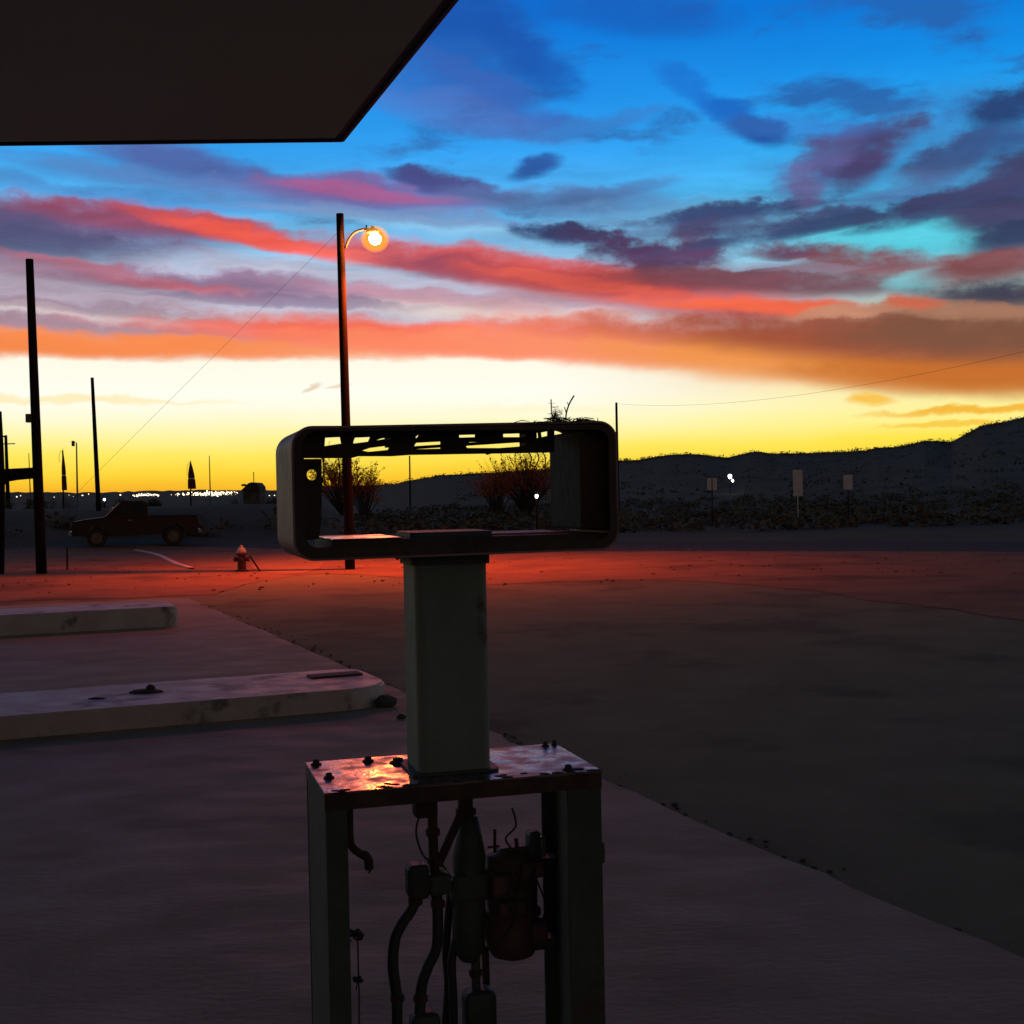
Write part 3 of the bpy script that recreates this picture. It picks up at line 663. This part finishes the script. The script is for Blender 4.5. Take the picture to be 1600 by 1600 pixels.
# nest of dry twigs on the head
ntop = PW(878, 660, .02); ntop.z = H1 + .008
bm = bmesh.new()
for k in range(90):
    a = random.uniform(0, 6.28); r = random.gauss(0, .035); q = ntop + e1 * r * 1.3 + e2 * random.gauss(0, .03) + e3 * random.uniform(-.002, .012)
    d = Vector((math.cos(a), math.sin(a), random.uniform(-.15, .45))).normalized() * random.uniform(.012, .04)
    tube(bm, [q - d, q + Vector((0, 0, .004)), q + d], [.0008, .0012, .0006], 4)
for pts, r in (([(866, 660), (862, 645), (861, 624)], .0016), ([(884, 660), (885, 645), (890, 630), (897, 618)], .0020), ([(885, 646), (882, 636)], .0013), ([(889, 634), (886, 628)], .001)):
    tube(bm, spline([PW(x, y, .02) for x, y in pts], 3), r, 5)
for k in range(130):
    x, y = 868 + random.gauss(0, 4), 657 - abs(random.gauss(0, 9)); q = PW(x, y, .02 + random.gauss(0, .012)); d = Vector((random.gauss(0, 1), random.gauss(0, 1), random.gauss(.6, 1))).normalized() * random.uniform(.004, .010)
    tube(bm, [q - d, q + d], .0005, 3)
tag(obj('twig_nest', bm, 'twig'), 'scruffy nest of dry twigs on the right of the pump head', 'nest')
# dry weed inside the cabinet
wb = G(562, 1640, 0)
wd = thing('dry_weed', PW(556, 1700, .12) * 1, 'dry weed with a dark seed head standing inside the pump cabinet, left', 'weed')
base = PW(560, 1640, .14); base.z = 0
bm = bmesh.new(); tube(bm, spline([base, PW(561, 1550, .14), PW(560, 1520, .14), PW(559, 1465, .14)], 4), .0022, 6); tube(bm, [PW(560, 1530, .14), PW(556, 1548, .14)], .0016, 5); obj('stem', bm, 'twig', wd)
for x, y, s in ((558, 1459, 11), (560, 1530, 5)):
    bm = bmesh.new()
    for k in range(40):
        q = PW(x + random.gauss(0, s * .45), y + random.gauss(0, s * .35), .14 + random.gauss(0, .008)); ball(bm, q, random.uniform(.003, .007), 1, (1, 1, .8), .25)
    obj('seed_head', bm, 'twig', wd)

# ------------------------------------------------------------------ poles, lamp, wires
def pole(name, base, top, r0, r1, m, label, cat, group=None, n=14):
    t = thing(name, base, label, cat, group)
    bm = bmesh.new(); pts = [base.lerp(top, k / 8) for k in range(9)]; pts[0] = pts[0] - Vector((0, 0, .12))
    tube(bm, pts, [r0 + (r1 - r0) * k / 8 for k in range(9)], n); obj('shaft', bm, m, t, True); return t
LY = 29.2
lb = at(547, 888, LY); lb.z = GZ
lt = at(531, 334, LY)
lamp = pole('street_lamp', lb, lt, .115, .085, 'wood', 'tall dark wooden lamp post with lit orange lamp on a curved arm', 'street lamp', n=18)
arm = [at(540, 388, LY), at(544, 376, LY - .02), at(553, 364, LY - .05), at(564, 359, LY - .08), at(576, 358, LY - .1)]
bm = bmesh.new(); tube(bm, spline(arm, 5), .028, 10); obj('arm', bm, 'steel', lamp, True)
lc = at(587, 374, LY - .1)
bm = bmesh.new(); hd = at(582, 361, LY - .1)
lathe(bm, hd - Vector((0, 0, .05)), [(.13, 0), (.15, .04), (.12, .09), (.05, .12), (.03, .16)], 18); obj('lamp_head', bm, 'steel', lamp, True)
bm = bmesh.new(); box(bm, at(572.5, 355, LY - .1), (.03, .03, .10), None, .005); obj('photocell', bm, 'steel', lamp)
bulb_c = at(586, 373.5, LY - .1)
for rr in (.15, .175, .20, .225, .25, .275, .30, .325):           # nested glowing shells added to paint a soft halo round the bulb
    bm = bmesh.new(); ball(bm, bulb_c, rr, 4, (1, 1, .92)); obj('halo_shell', bm, 'lamphalo', lamp, True)
bm = bmesh.new(); ball(bm, bulb_c, .135, 4, (1.05, 1.05, .95)); obj('bulb', bm, 'lampcore', lamp, True)
sp = bpy.data.lights.new('sodium_beam', 'SPOT'); sp.energy = 4700; sp.color = (1.0, .09, .010); sp.spot_size = R(142); sp.spot_blend = .9; sp.shadow_soft_size = .12
spo = bpy.data.objects.new('sodium_beam', sp); COL.objects.link(spo); spo.parent = lamp; spo.matrix_parent_inverse = parent_inv(lamp); spo.location = bulb_c - Vector((0, 0, .40))
# left pole and the post with beam beside it
pb = at(65, 895, 30); pb.z = GZ
lp = pole('wooden_pole', pb, at(46, 405, 30), .125, .088, 'wood', 'thick dark wooden pole nearest the left edge with a small box on its side', 'pole', 'bare poles')
bm = bmesh.new(); box(bm, at(46.5, 653.5, 30), (.15, .16, .20), None, .01); obj('bracket_box', bm, 'dark', lp)
fr = thing('timber_frame', at(2, 895, 30.3), 'dark timber post at the left edge carrying a level beam across to the pole', 'frame')
fr.location.z = GZ
bm = bmesh.new(); q = at(-1, 895, 30.3); q.z = GZ - .1; tube(bm, [q, at(1, 752, 30.3), at(0, 700, 30.3), at(-3, 643, 30.3)], [.11, .10, .085, .08], 12); obj('post', bm, 'wood', fr, True)
bm = bmesh.new(); y0 = 30.3
prism(bm, [at(0, 733, y0), at(60, 730, y0), at(60, 747, y0), at(25, 750, y0), at(8, 753, y0), at(-4, 770, y0)], Vector((0, .12, 0))); obj('beam', bm, 'wood', fr)
def ground_at(x, Y):
    p = at(x, 790, Y); p.z = tz(p.x, Y); return p
POLES = [  # name, x base, x top, y top, distance, r0, r1, material, label
    ('utility_pole', 154, 144, 590, 62, .12, .075, 'wood', 'slender leaning bare pole right of the thick left pole, black truck in front'),
    ('utility_pole', 966, 963, 629, 95, .12, .085, 'wood', 'lone bare pole rising just right of the pump head'),
    ('utility_pole', 641, 640, 712, 130, .10, .07, 'wood', 'thin far pole seen through the window of the pump head'),
    ('radio_mast', 48, 45, 708, 220, .12, .06, 'steel', 'hair-thin mast just left of the thick left pole'),
    ('radio_mast', 329, 327, 712, 220, .13, .06, 'steel', 'hair-thin mast between the right-hand furled umbrella and the domed building'),
]
for nm, xb, xt, yt, Y, r0, r1, m, lab in POLES:
    b = ground_at(xb, Y); pole(nm, b, at(xt, yt, Y), r0, r1, m, lab, 'pole' if nm == 'utility_pole' else 'mast', 'bare poles' if nm == 'utility_pole' else 'thin masts', 10)
Y = 130; up_ = pole('utility_pole', ground_at(13, Y), at(9, 680, Y), .22, .14, 'wood', 'far utility pole with a crossarm at the left edge above the beam', 'pole', 'bare poles', 10)
bm = bmesh.new(); box(bm, at(11, 693.5, Y), (1.6, .12, .10)); obj('crossarm', bm, 'wood', up_)
bm = bmesh.new(); box(bm, at(6.5, 682, Y), (.4, .12, .16)); obj('pole_cap', bm, 'wood', up_)
Y = 120; sl = pole('lot_light', ground_at(121, Y), at(119.5, 692, Y), .10, .06, 'steel', 'thin far light pole with a flat lamp box hanging on its left', 'street lamp', None, 8)
bm = bmesh.new(); box(bm, at(114.3, 693, Y), (.22, .3, .50), None, .03); obj('lamp_box', bm, 'dark', sl); bm = bmesh.new(); tube(bm, [at(119.5, 692, Y), at(115, 690, Y)], .03, 6); obj('arm', bm, 'steel', sl)
# wires
def wire(name, a, b, sag, r, label):
    bm = bmesh.new(); pts = []
    for k in range(41):
        t = k / 40; p = a.lerp(b, t); p.z -= sag * 4 * t * (1 - t); pts.append(p)
    tube(bm, pts, r, 5); tag(obj(name, bm, 'hose'), label, 'wire', 'overhead wires')
wire('guy_wire', at(529, 362, LY), G(-3, 893, GZ), .0, .003, 'thin straight guy wire running down left from the top of the lamp post')
wire('overhead_wire', at(1680, 530, 46), at(963, 631, 95), .9, .006, 'thin wire slanting down from the right edge to the lone pole right of the pump')

# ------------------------------------------------------------------ far things: umbrellas, town, building
def umbrella(x, ytip, yb, w, Y, label, lean):
    tip = at(x, ytip, Y); b = ground_at(x + 1, Y); t = thing('furled_umbrella', b, label, 'umbrella', 'furled umbrellas'); s = Y / F
    bm = bmesh.new(); tube(bm, [b - Vector((0, 0, .1)), at(x, ytip + 4, Y)], .05, 8); obj('pole', bm, 'wood', t)
    Hh = (yb - ytip) * s; n = 16; rings = []
    prof = [(0, .03), (.10, .16), (.28, .42), (.45, .62), (.60, .72), (.64, .62), (.68, .78), (.97, .86), (1, .80)]
    bm = bmesh.new()
    for q, rr in prof:
        ring = []
        for k in range(n):
            a = 2 * math.pi * k / n; r = rr * w * s / 2 * (1 + (.14 if k % 2 else -.10))
            ring.append(bm.verts.new(tip + Vector((lean * q * s * 3 + r * math.cos(a), r * math.sin(a), -q * Hh))))
        rings.append(ring)
    for A_, B_ in zip(rings, rings[1:]):
        for k in range(n): bm.faces.new((A_[k], A_[(k + 1) % n], B_[(k + 1) % n], B_[k]))
    bm.faces.new(rings[0][::-1]); bm.faces.new(rings[-1]); obj('canopy', bm, 'cloth', t)
    bm = bmesh.new(); lathe(bm, tip + Vector((lean * .64 * s * 3, 0, -.665 * Hh)), [(w * s * .36, 0), (w * s * .37, .02), (w * s * .37, .07), (w * s * .35, .09)], 16); obj('strap', bm, 'strap', t)
    bm = bmesh.new(); tube(bm, spline([tip + Vector((-.05, -.1, -.15)), tip + Vector((-.2, -.1, -.45)), tip + Vector((-.22, -.1, -.95))], 4), .012, 5); obj('cord', bm, 'hose', t)
    return t
umbrella(98, 700, 766, 8, 84, 'slimmer dark furled umbrella standing just right of the thick left pole', .4)
umbrella(297.5, 719, 764, 13, 84, 'broader red furled umbrella with pale strap, above the town lights', .5)
Y = 150; b = ground_at(396, Y); bd = thing('domed_building', b, 'small dark building with a hipped roof and antenna on the left skyline', 'building')
def poly_at(pts, Y): return [at(x, y, Y) for x, y in pts]
gz = b.z
bm = bmesh.new(); w0 = poly_at([(380, 766), (406, 766), (406, 790), (380, 790)], Y); w0[2].z = w0[3].z = gz - .5; prism(bm, w0, Vector((0, 3, 0))); obj('wall', bm, 'wall', bd)
bm = bmesh.new(); prism(bm, [p - Vector((0, .4, 0)) for p in poly_at([(377, 767), (383, 761), (389, 755), (394, 753.5), (401, 754), (406, 760), (407, 767)], Y)], Vector((0, 3.8, 0))); rf = obj('roof', bm, 'roof', bd)
bm = bmesh.new(); tube(bm, [at(394, 756, Y) + Vector((0, 1, 0)), at(393.5, 737, Y) + Vector((0, 1, 0))], .05, 6); obj('antenna', bm, 'steel', rf)
bm = bmesh.new(); box(bm, at(381, 758, Y), (.5, .4, .25)); obj('dish', bm, 'steel', rf)
bm = bmesh.new(); q = at(385, 775, Y) - Vector((0, .03, 0)); box(bm, q, (.7, .06, .5)); obj('window', bm, 'window', bd)
# town lights on the far slope
def terrain_hit(x, y):
    d = ray(x, y).normalized(); t = 200
    while t < 5200:
        p = CP + d * t
        if tz(p.x, p.y) > p.z: return p
        t += 20
    return CP + d * 3600
bm = bmesh.new()
tl = []
for k in range(70): tl.append((random.uniform(208, 250), random.gauss(775, 1.3)))
for k in range(150): tl.append((random.triangular(265, 372, 325), random.gauss(773.5, 1.6)))
for k in range(45): tl.append((random.uniform(325, 372), random.gauss(770.5, 1.2)))
for k in range(26): tl.append((random.uniform(0, 440), random.gauss(776, 1.5)))
for x, y in tl:
    p = terrain_hit(x, y); s = (p - CP).length / F
    ball(bm, p + Vector((0, -2, 1.2)), s * random.choice((.35, .45, .6, .9)), 1, (random.uniform(.8, 1.6), 1, random.uniform(.6, 1)))
tag(obj('town_lights', bm, 'town'), 'string of far town lights along the left horizon', 'lights', None, 'stuff')

# road-side signs seen from behind, lit lamps
def sign(x0, x1, y0, y1, yb, Y, label, split=False, bright='sign'):
    xm = (x0 + x1) / 2; b = at(xm, yb, Y); b.z = tz(b.x, b.y) - .05; t = thing('road_sign', b, label, 'sign', 'road signs'); s = Y / F
    cells = [(x0, xm - .8), (xm + .8, x1)] if split else [(x0, x1)]
    for a, c in cells:
        p = at((a + c) / 2, (y0 + y1) / 2, Y); bm = bmesh.new(); box(bm, p, ((c - a) * s, .02, (y1 - y0) * s), None, .004); obj('panel', bm, bright, t)
    top = at(xm, y0 + 1, Y + .05); bm = bmesh.new(); tube(bm, [b, Vector((top.x, top.y, top.z))], .024, 6); obj('post', bm, 'sign' if yb > 803 else 'wood', t)
sign(1105, 1120, 747, 766, 800, 60, 'small road sign of two narrow panels left of the others, beside the white light', True)
sign(1239, 1254, 734, 775, 806, 62, 'tall narrow road sign with a visible post in the middle of the dark hillside')
sign(1318, 1332, 742, 765, 800, 60, 'small square road sign on the right, below the dark hill')
def lampthing(x, y, Y, r, m, label, second=None):
    p = at(x, y, Y); b = Vector((p.x, p.y, tz(p.x, p.y))); t = thing('yard_light', b, label, 'lamp', 'white lights in the dark')
    bm = bmesh.new(); tube(bm, [b - Vector((0, 0, .1)), Vector((p.x, p.y + .12, p.z + .1))], .035, 6); obj('post', bm, 'wood', t)
    bm = bmesh.new(); lathe(bm, p + Vector((0, .02, r * .7)), [(r * .9, 0), (r, .03), (r * .5, .12)], 10); obj('hood', bm, 'dark', t)
    bm = bmesh.new(); ball(bm, p, r, 2, (.85, .85, 1.25)); obj('bulb', bm, m, t, True)
    if second:
        q = at(second[0], second[1], Y); bm = bmesh.new(); ball(bm, q, r * .55, 2, (.8, .8, 1.2)); obj('bulb', bm, m, t, True)
        bm = bmesh.new(); tube(bm, [q, p + Vector((0, .1, .1))], .02, 5); obj('arm', bm, 'steel', t)
lampthing(1140.5, 744, 150, .25, 'headlamp', 'bright white light with a smaller one below, on the hillside right of the pump', (1145, 751))
lampthing(838.5, 775, 42, .058, 'headlamp', 'white light seen through the window of the pump head')
lampthing(1595, 770, 120, .36, 'dimlamp', 'faint grey light at the right edge')
lampthing(163, 780.5, 70, .06, 'headlamp', 'tiny white light above the parked truck')

# ------------------------------------------------------------------ truck
def build_truck():
    Y = 47.0; s = Y / F
    x0, x1 = 112, 306
    o = at(x0, 850, Y); gzz = tz(o.x, Y); t = thing('pickup_truck', Vector((at(209, 850, Y).x, Y, gzz)), 'black pickup truck parked side-on in the dark, left, facing left', 'truck')
    al = Vector((.955, .297, 0)); pv = Vector((-.297, .955, 0)); TA = (al, pv, Vector((0, 0, 1)))
    def P(u, z, dy=0): return Vector((o.x, Y, gzz + z)) + al * u + pv * dy
    Ln = (x1 - x0) * s; Wd = 1.85; kk = Ln / 5.2
    body = [(0.02, .45), (0, .75), (.06, .98), (.55, 1.06), (1.25, 1.12), (1.62, 1.14), (3.1, 1.16), (5.15, 1.14), (5.2, .75), (5.15, .45), (4.55, .45), (4.48, .68), (4.28, .82), (4.0, .82), (3.8, .68), (3.73, .45), (1.42, .42), (1.35, .68), (1.15, .82), (.87, .82), (.67, .68), (.60, .45)]
    bm = bmesh.new(); prism(bm, [P(a * kk, b) for a, b in body], pv * Wd)
    bmesh.ops.bevel(bm, geom=[e for e in bm.edges if abs((e.verts[0].co - e.verts[1].co).dot(pv)) < 1e-4 and min(v.co.z for v in e.verts) > gzz + .7], offset=.05, segments=3, affect='EDGES')
    bo = obj('body', bm, 'body', t)
    cab = [(1.30, 1.13), (1.95, 1.66), (2.15, 1.72), (2.95, 1.72), (3.08, 1.62), (3.12, 1.15)]
    bm = bmesh.new(); prism(bm, [P(a * kk, b, .14) for a, b in cab], pv * (Wd - .28))
    bmesh.ops.bevel(bm, geom=[e for e in bm.edges if min(v.co.z for v in e.verts) > gzz + 1.5], offset=.04, segments=2, affect='EDGES'); cb = obj('cab', bm, 'body', t)
    for w in ([(1.55, 1.20), (2.0, 1.60), (2.2, 1.64), (2.32, 1.64), (2.32, 1.20)], [(2.40, 1.20), (2.40, 1.64), (2.92, 1.64), (3.0, 1.20)]):
        bm = bmesh.new(); prism(bm, [P(a * kk, b, .128) for a, b in w], pv * .02); obj('side_window', bm, 'window', cb)
    bm = bmesh.new(); tube(bm, [P(1.36 * kk, 1.16, .11), P(1.95 * kk, 1.655, .13)], .022, 6); obj('pillar_highlight', bm, 'sign', cb)  # pale tube painting in the highlight along the windscreen pillar
    bm = bmesh.new(); prism(bm, [P(1.36 * kk, 1.19, .25), P(1.92 * kk, 1.645, .25), P(1.90 * kk, 1.66, .25), P(1.33 * kk, 1.20, .25)], pv * (Wd - .5)); obj('windscreen', bm, 'window', cb)
    bm = bmesh.new(); tube(bm, [P(3.15 * kk, 1.175, .03), P(5.1 * kk, 1.160, .03)], .02, 6); obj('bed_rail', bm, 'chrome', bo)
    for a in (1.01, 4.14):
        for dy in (.02, Wd - .24):
            c = P(a * kk, .36, dy); bm = bmesh.new(); lathe(bm, c, [(.22, 0), (.34, .01), (.36, .05), (.36, .17), (.34, .21), (.22, .22)], 20, pv); wh = obj('wheel', bm, 'tyre', t)
            bm = bmesh.new(); lathe(bm, c - pv * .008, [(.20, 0), (.21, .02), (.06, .035), (.05, .01)], 14, pv); obj('rim', bm, 'dark', wh)
    for dy in (.12, Wd - .38):
        bm = bmesh.new(); box(bm, P(.03, .82, dy + .13), (.06, .26, .16), TA, .02); obj('headlight', bm, 'glass', bo)
    bm = bmesh.new(); box(bm, P(-.04, .52, Wd / 2), (.14, Wd * .96, .18), TA, .03); obj('bumper', bm, 'chrome', t)
    bm = bmesh.new(); box(bm, P(5.24 * kk, .52, Wd / 2), (.14, Wd * .96, .16), TA, .03); obj('bumper', bm, 'chrome', t)
    bm = bmesh.new(); box(bm, P(1.62 * kk, 1.25, .02), (.08, .18, .15), TA, .02); obj('mirror', bm, 'body', cb)
    bm = bmesh.new(); box(bm, P(2.36 * kk, 1.0, -.004), (.16, .02, .03), TA, .004); obj('door_handle', bm, 'chrome', bo)
build_truck()

# ------------------------------------------------------------------ hydrant, stake, kerb line, apron under the lamp
hb = G(378, 893, GZ)
hy = thing('fire_hydrant', hb, 'squat red fire hydrant with white bonnet on the dirt under the lamp', 'hydrant')
bm = bmesh.new(); lathe(bm, hb, [(.15, 0), (.15, .04), (.10, .05), (.095, .36), (.12, .37), (.12, .41), (.095, .42)], 16); obj('barrel', bm, 'hred', hy, False)
bm = bmesh.new(); lathe(bm, hb, [(.11, .421), (.11, .45), (.095, .50), (.06, .545), (.03, .56), (.03, .60), (.01, .605)], 16); obj('bonnet', bm, 'hwhite', hy, True)
for d in (Vector((1, 0, 0)), Vector((-1, 0, 0)), Vector((0, -1, 0))):
    bm = bmesh.new(); lathe(bm, hb + Vector((0, 0, .28)) + d * .08, [(.05, 0), (.05, .06), (.06, .062), (.06, .09), (.03, .10)], 10, d); obj('outlet', bm, 'hred', hy)
bm = bmesh.new(); tube(bm, [G(105, 890, GZ) - Vector((0, 0, .05)), at(105, 856, G(105, 890, GZ).y)], .022, 6); tag(obj('wooden_stake', bm, 'wood'), 'thin wooden stake in the dirt right of the thick left pole', 'stake')
def strip(name, px, w, h, m, lab, z=GZ):
    pts = [G(x, y, z) for x, y in px]; pts = spline(pts, 5); bm = bmesh.new(); L_, R_ = [], []
    for i, p in enumerate(pts):
        d = (pts[min(i + 1, len(pts) - 1)] - pts[max(i - 1, 0)]).normalized(); n = Vector((-d.y, d.x, 0)) * w / 2
        L_.append(p + n); R_.append(p - n)
    for i in range(len(pts) - 1):
        q = [L_[i], L_[i + 1], R_[i + 1], R_[i]]
        a = [bm.verts.new(v) for v in q]; b = [bm.verts.new(v + Vector((0, 0, h))) for v in q]
        bm.faces.new(b); bm.faces.new((a[0], a[1], b[1], b[0])); bm.faces.new((a[2], a[3], b[3], b[2]))
    bmesh.ops.remove_doubles(bm, verts=bm.verts, dist=1e-5); bmesh.ops.recalc_face_normals(bm, faces=bm.faces)
    return struct(obj(name, bm, m))
strip('path_edging', [(212, 860), (245, 867), (272, 880), (300, 889)], .13, .035, 'island', '')
ap = [(392, 886), (398, 876), (420, 869), (450, 866), (490, 868), (510, 876), (500, 888), (470, 896), (435, 897), (405, 894)]
struct(sheet('gravel_apron', [tuple(p) for p in wob([G(x, y, GZ) for x, y in ap] + [G(392, 886, GZ)], .04, 4)[:-1]], GZ + .004, 'gravel'))
bm = bmesh.new(); q = G(408, 893, GZ); tube(bm, [q - Vector((0, 0, .03)), G(392, 866, .25) * 0 + at(390, 868, q.y)], .02, 6); tag(obj('leaning_stake', bm, 'wood'), 'thin stake leaning towards the fire hydrant', 'stake')

# ------------------------------------------------------------------ vegetation
def bush(name, x, yt, w, Y, label, leafm='bush', nbr=60, nleaf=900, group='bare desert bushes'):
    """open desert bush: fine branches fanning from the base, small leaves at their ends"""
    b = ground_at(x, Y); s = Y / F; Hh = at(x, yt, Y).z - b.z; wd = w * s / 2
    t = thing(name, b, label, 'bush', group); bm = bmesh.new(); ends = []
    for k in range(nbr):
        a = random.uniform(0, 6.28); sp = random.random() ** .6; h = Hh * random.uniform(.55, 1.0) * (1 - .35 * sp * sp)
        e = b + Vector((math.cos(a) * wd * sp, math.sin(a) * wd * sp, h)); kk = Y / 42; m1 = b.lerp(e, .45) + Vector((random.gauss(0, .08), random.gauss(0, .08), .12 * Hh))
        m1.x = b.x + (m1.x - b.x) * 1.15
        tube(bm, spline([b - Vector((0, 0, .05)), m1, e], 4), [(.028 - .0028 * i) * Y / 60 for i in range(9)], 4, False); ends.append((m1, e))
        for j in range(5):
            q = m1.lerp(e, random.uniform(.1, .95)); d = (e - m1).normalized() * random.uniform(.25, .6) * kk + Vector((random.gauss(0, .22), random.gauss(0, .22), random.gauss(.05, .15))) * kk
            tube(bm, [q, q + d * .6, q + d], [.010, .007, .004], 3, False); ends.append((q, q + d))
    obj('trunk', bm, 'bark', t)
    bm = bmesh.new()
    for k in range(nleaf):
        q0, q1 = random.choice(ends); p = q0.lerp(q1, random.uniform(.35, 1.02)) + Vector((random.gauss(0, .05), random.gauss(0, .05), random.gauss(0, .05)))
        l = random.uniform(.04, .09) * Y / 42; d = Vector((random.gauss(0, 1), random.gauss(0, 1), random.gauss(.3, 1))).normalized(); n = frame(d)[0] * l * .30
        bm.faces.new([bm.verts.new(v) for v in (p - d * l * .5, p + n, p + d * l * .5, p - n)])
    obj('crown', bm, leafm, t)
bush('desert_bush', 534, 713, 110, 84, 'feathery bush behind the lamp post, seen through the left of the pump head', nbr=70, nleaf=7000)
bush('desert_bush', 570, 730, 55, 80, 'smaller bush just right of the lamp post, seen through the pump head', nbr=36, nleaf=2600)
bush('desert_bush', 822, 708, 110, 92, 'wide spiky bush seen through the right of the pump head', nbr=90, nleaf=6500)
bush('desert_bush', 778, 727, 60, 90, 'low bush at the foot of the wide spiky bush, seen through the pump head', nbr=36, nleaf=2200)
# scrub that reads as one dark mass
def scrub():
    P, Fc = [], []
    def clump(x, y, z, r, h, n):
        for k in range(n):
            a = random.uniform(0, 6.28); rr = r * math.sqrt(random.random()); hh = h * random.random() * (1 - .6 * (rr / r) ** 2)
            c = Vector((x + math.cos(a) * rr, y + math.sin(a) * rr, z + hh)); l = r * random.uniform(.22, .5)
            d = Vector((random.gauss(0, 1), random.gauss(0, 1), random.gauss(.6, 1))).normalized(); m = frame(d)[0] * l * .45
            i = len(P); P.extend([tuple(c - d * l * .5), tuple(c + m), tuple(c + d * l * .5), tuple(c - m)]); Fc.append((i, i + 1, i + 2, i + 3))
    for k in range(1500):                                   # mid-distance desert
        a = random.uniform(-.50, .50); r = random.uniform(50, 130); x, y = r * math.sin(a), r * math.cos(a)
        if y < 52: continue
        if a < -.12 and 60 < r < 135: continue
        clump(x, y, tz(x, y), random.uniform(.4, .9), random.uniform(.3, .8), 34)
    for k in range(2600):                                   # along the near ridge
        a = random.uniform(-.10, .42); near = float(smooth(-.155, -.07, a)); RR = math.exp(math.log(4500) * (1 - near) + math.log(520) * near)
        r = RR * random.uniform(.90, 1.01); x, y = r * math.sin(a), r * math.cos(a); big = random.random() ** 5
        clump(x, y, tz(x, y) - .2, (.5 + 1.5 * big) * RR / 520, (.4 + 1.3 * big) * RR / 520, 16)
    for k in range(700):
        a = random.uniform(-.05, .46); r = random.uniform(130, 480); x, y = r * math.sin(a), r * math.cos(a)
        clump(x, y, tz(x, y) - .1, random.uniform(.5, 1.3), random.uniform(.4, 1.2), 14)
    for x0, w_, h_, Y_ in ((80, 12, 9, 100), (104, 14, 8, 96), (112, 8, 5, 100), (440, 30, 9, 150), (418, 14, 6, 150), (370, 12, 5, 150), (10, 16, 6, 110), (190, 20, 4, 140), (245, 24, 4, 140), (60, 30, 5, 120), (160, 16, 4, 110)):
        for k in range(7):
            p = at(x0 + random.uniform(-w_, w_) / 2, 779, Y_); sc_ = Y_ / F
            clump(p.x, Y_, max(p.z - 3 * sc_ - .9, tz(p.x, Y_)), w_ * sc_ * random.uniform(.25, .5), h_ * sc_ * random.uniform(.6, 1.2) + .9, 70)
    me = bpy.data.meshes.new('desert_scrub'); me.from_pydata(P, [], Fc); me.update()
    tag(link('desert_scrub', me, 'scrub'), 'dark low desert scrub covering the bank and the hillside', 'scrub', None, 'stuff')
scrub()
# pebbles and tufts on the dirt
bm = bmesh.new()
for k in range(320):
    x, y = random.uniform(-14, 13), random.uniform(23, 40)
    ball(bm, (x, y, GZ + .005), random.uniform(.012, .05), 1, (1, 1, .6), .2)
tag(obj('pebbles', bm, 'dirt'), 'scattered pebbles across the lamplit dirt', 'pebbles', None, 'stuff')
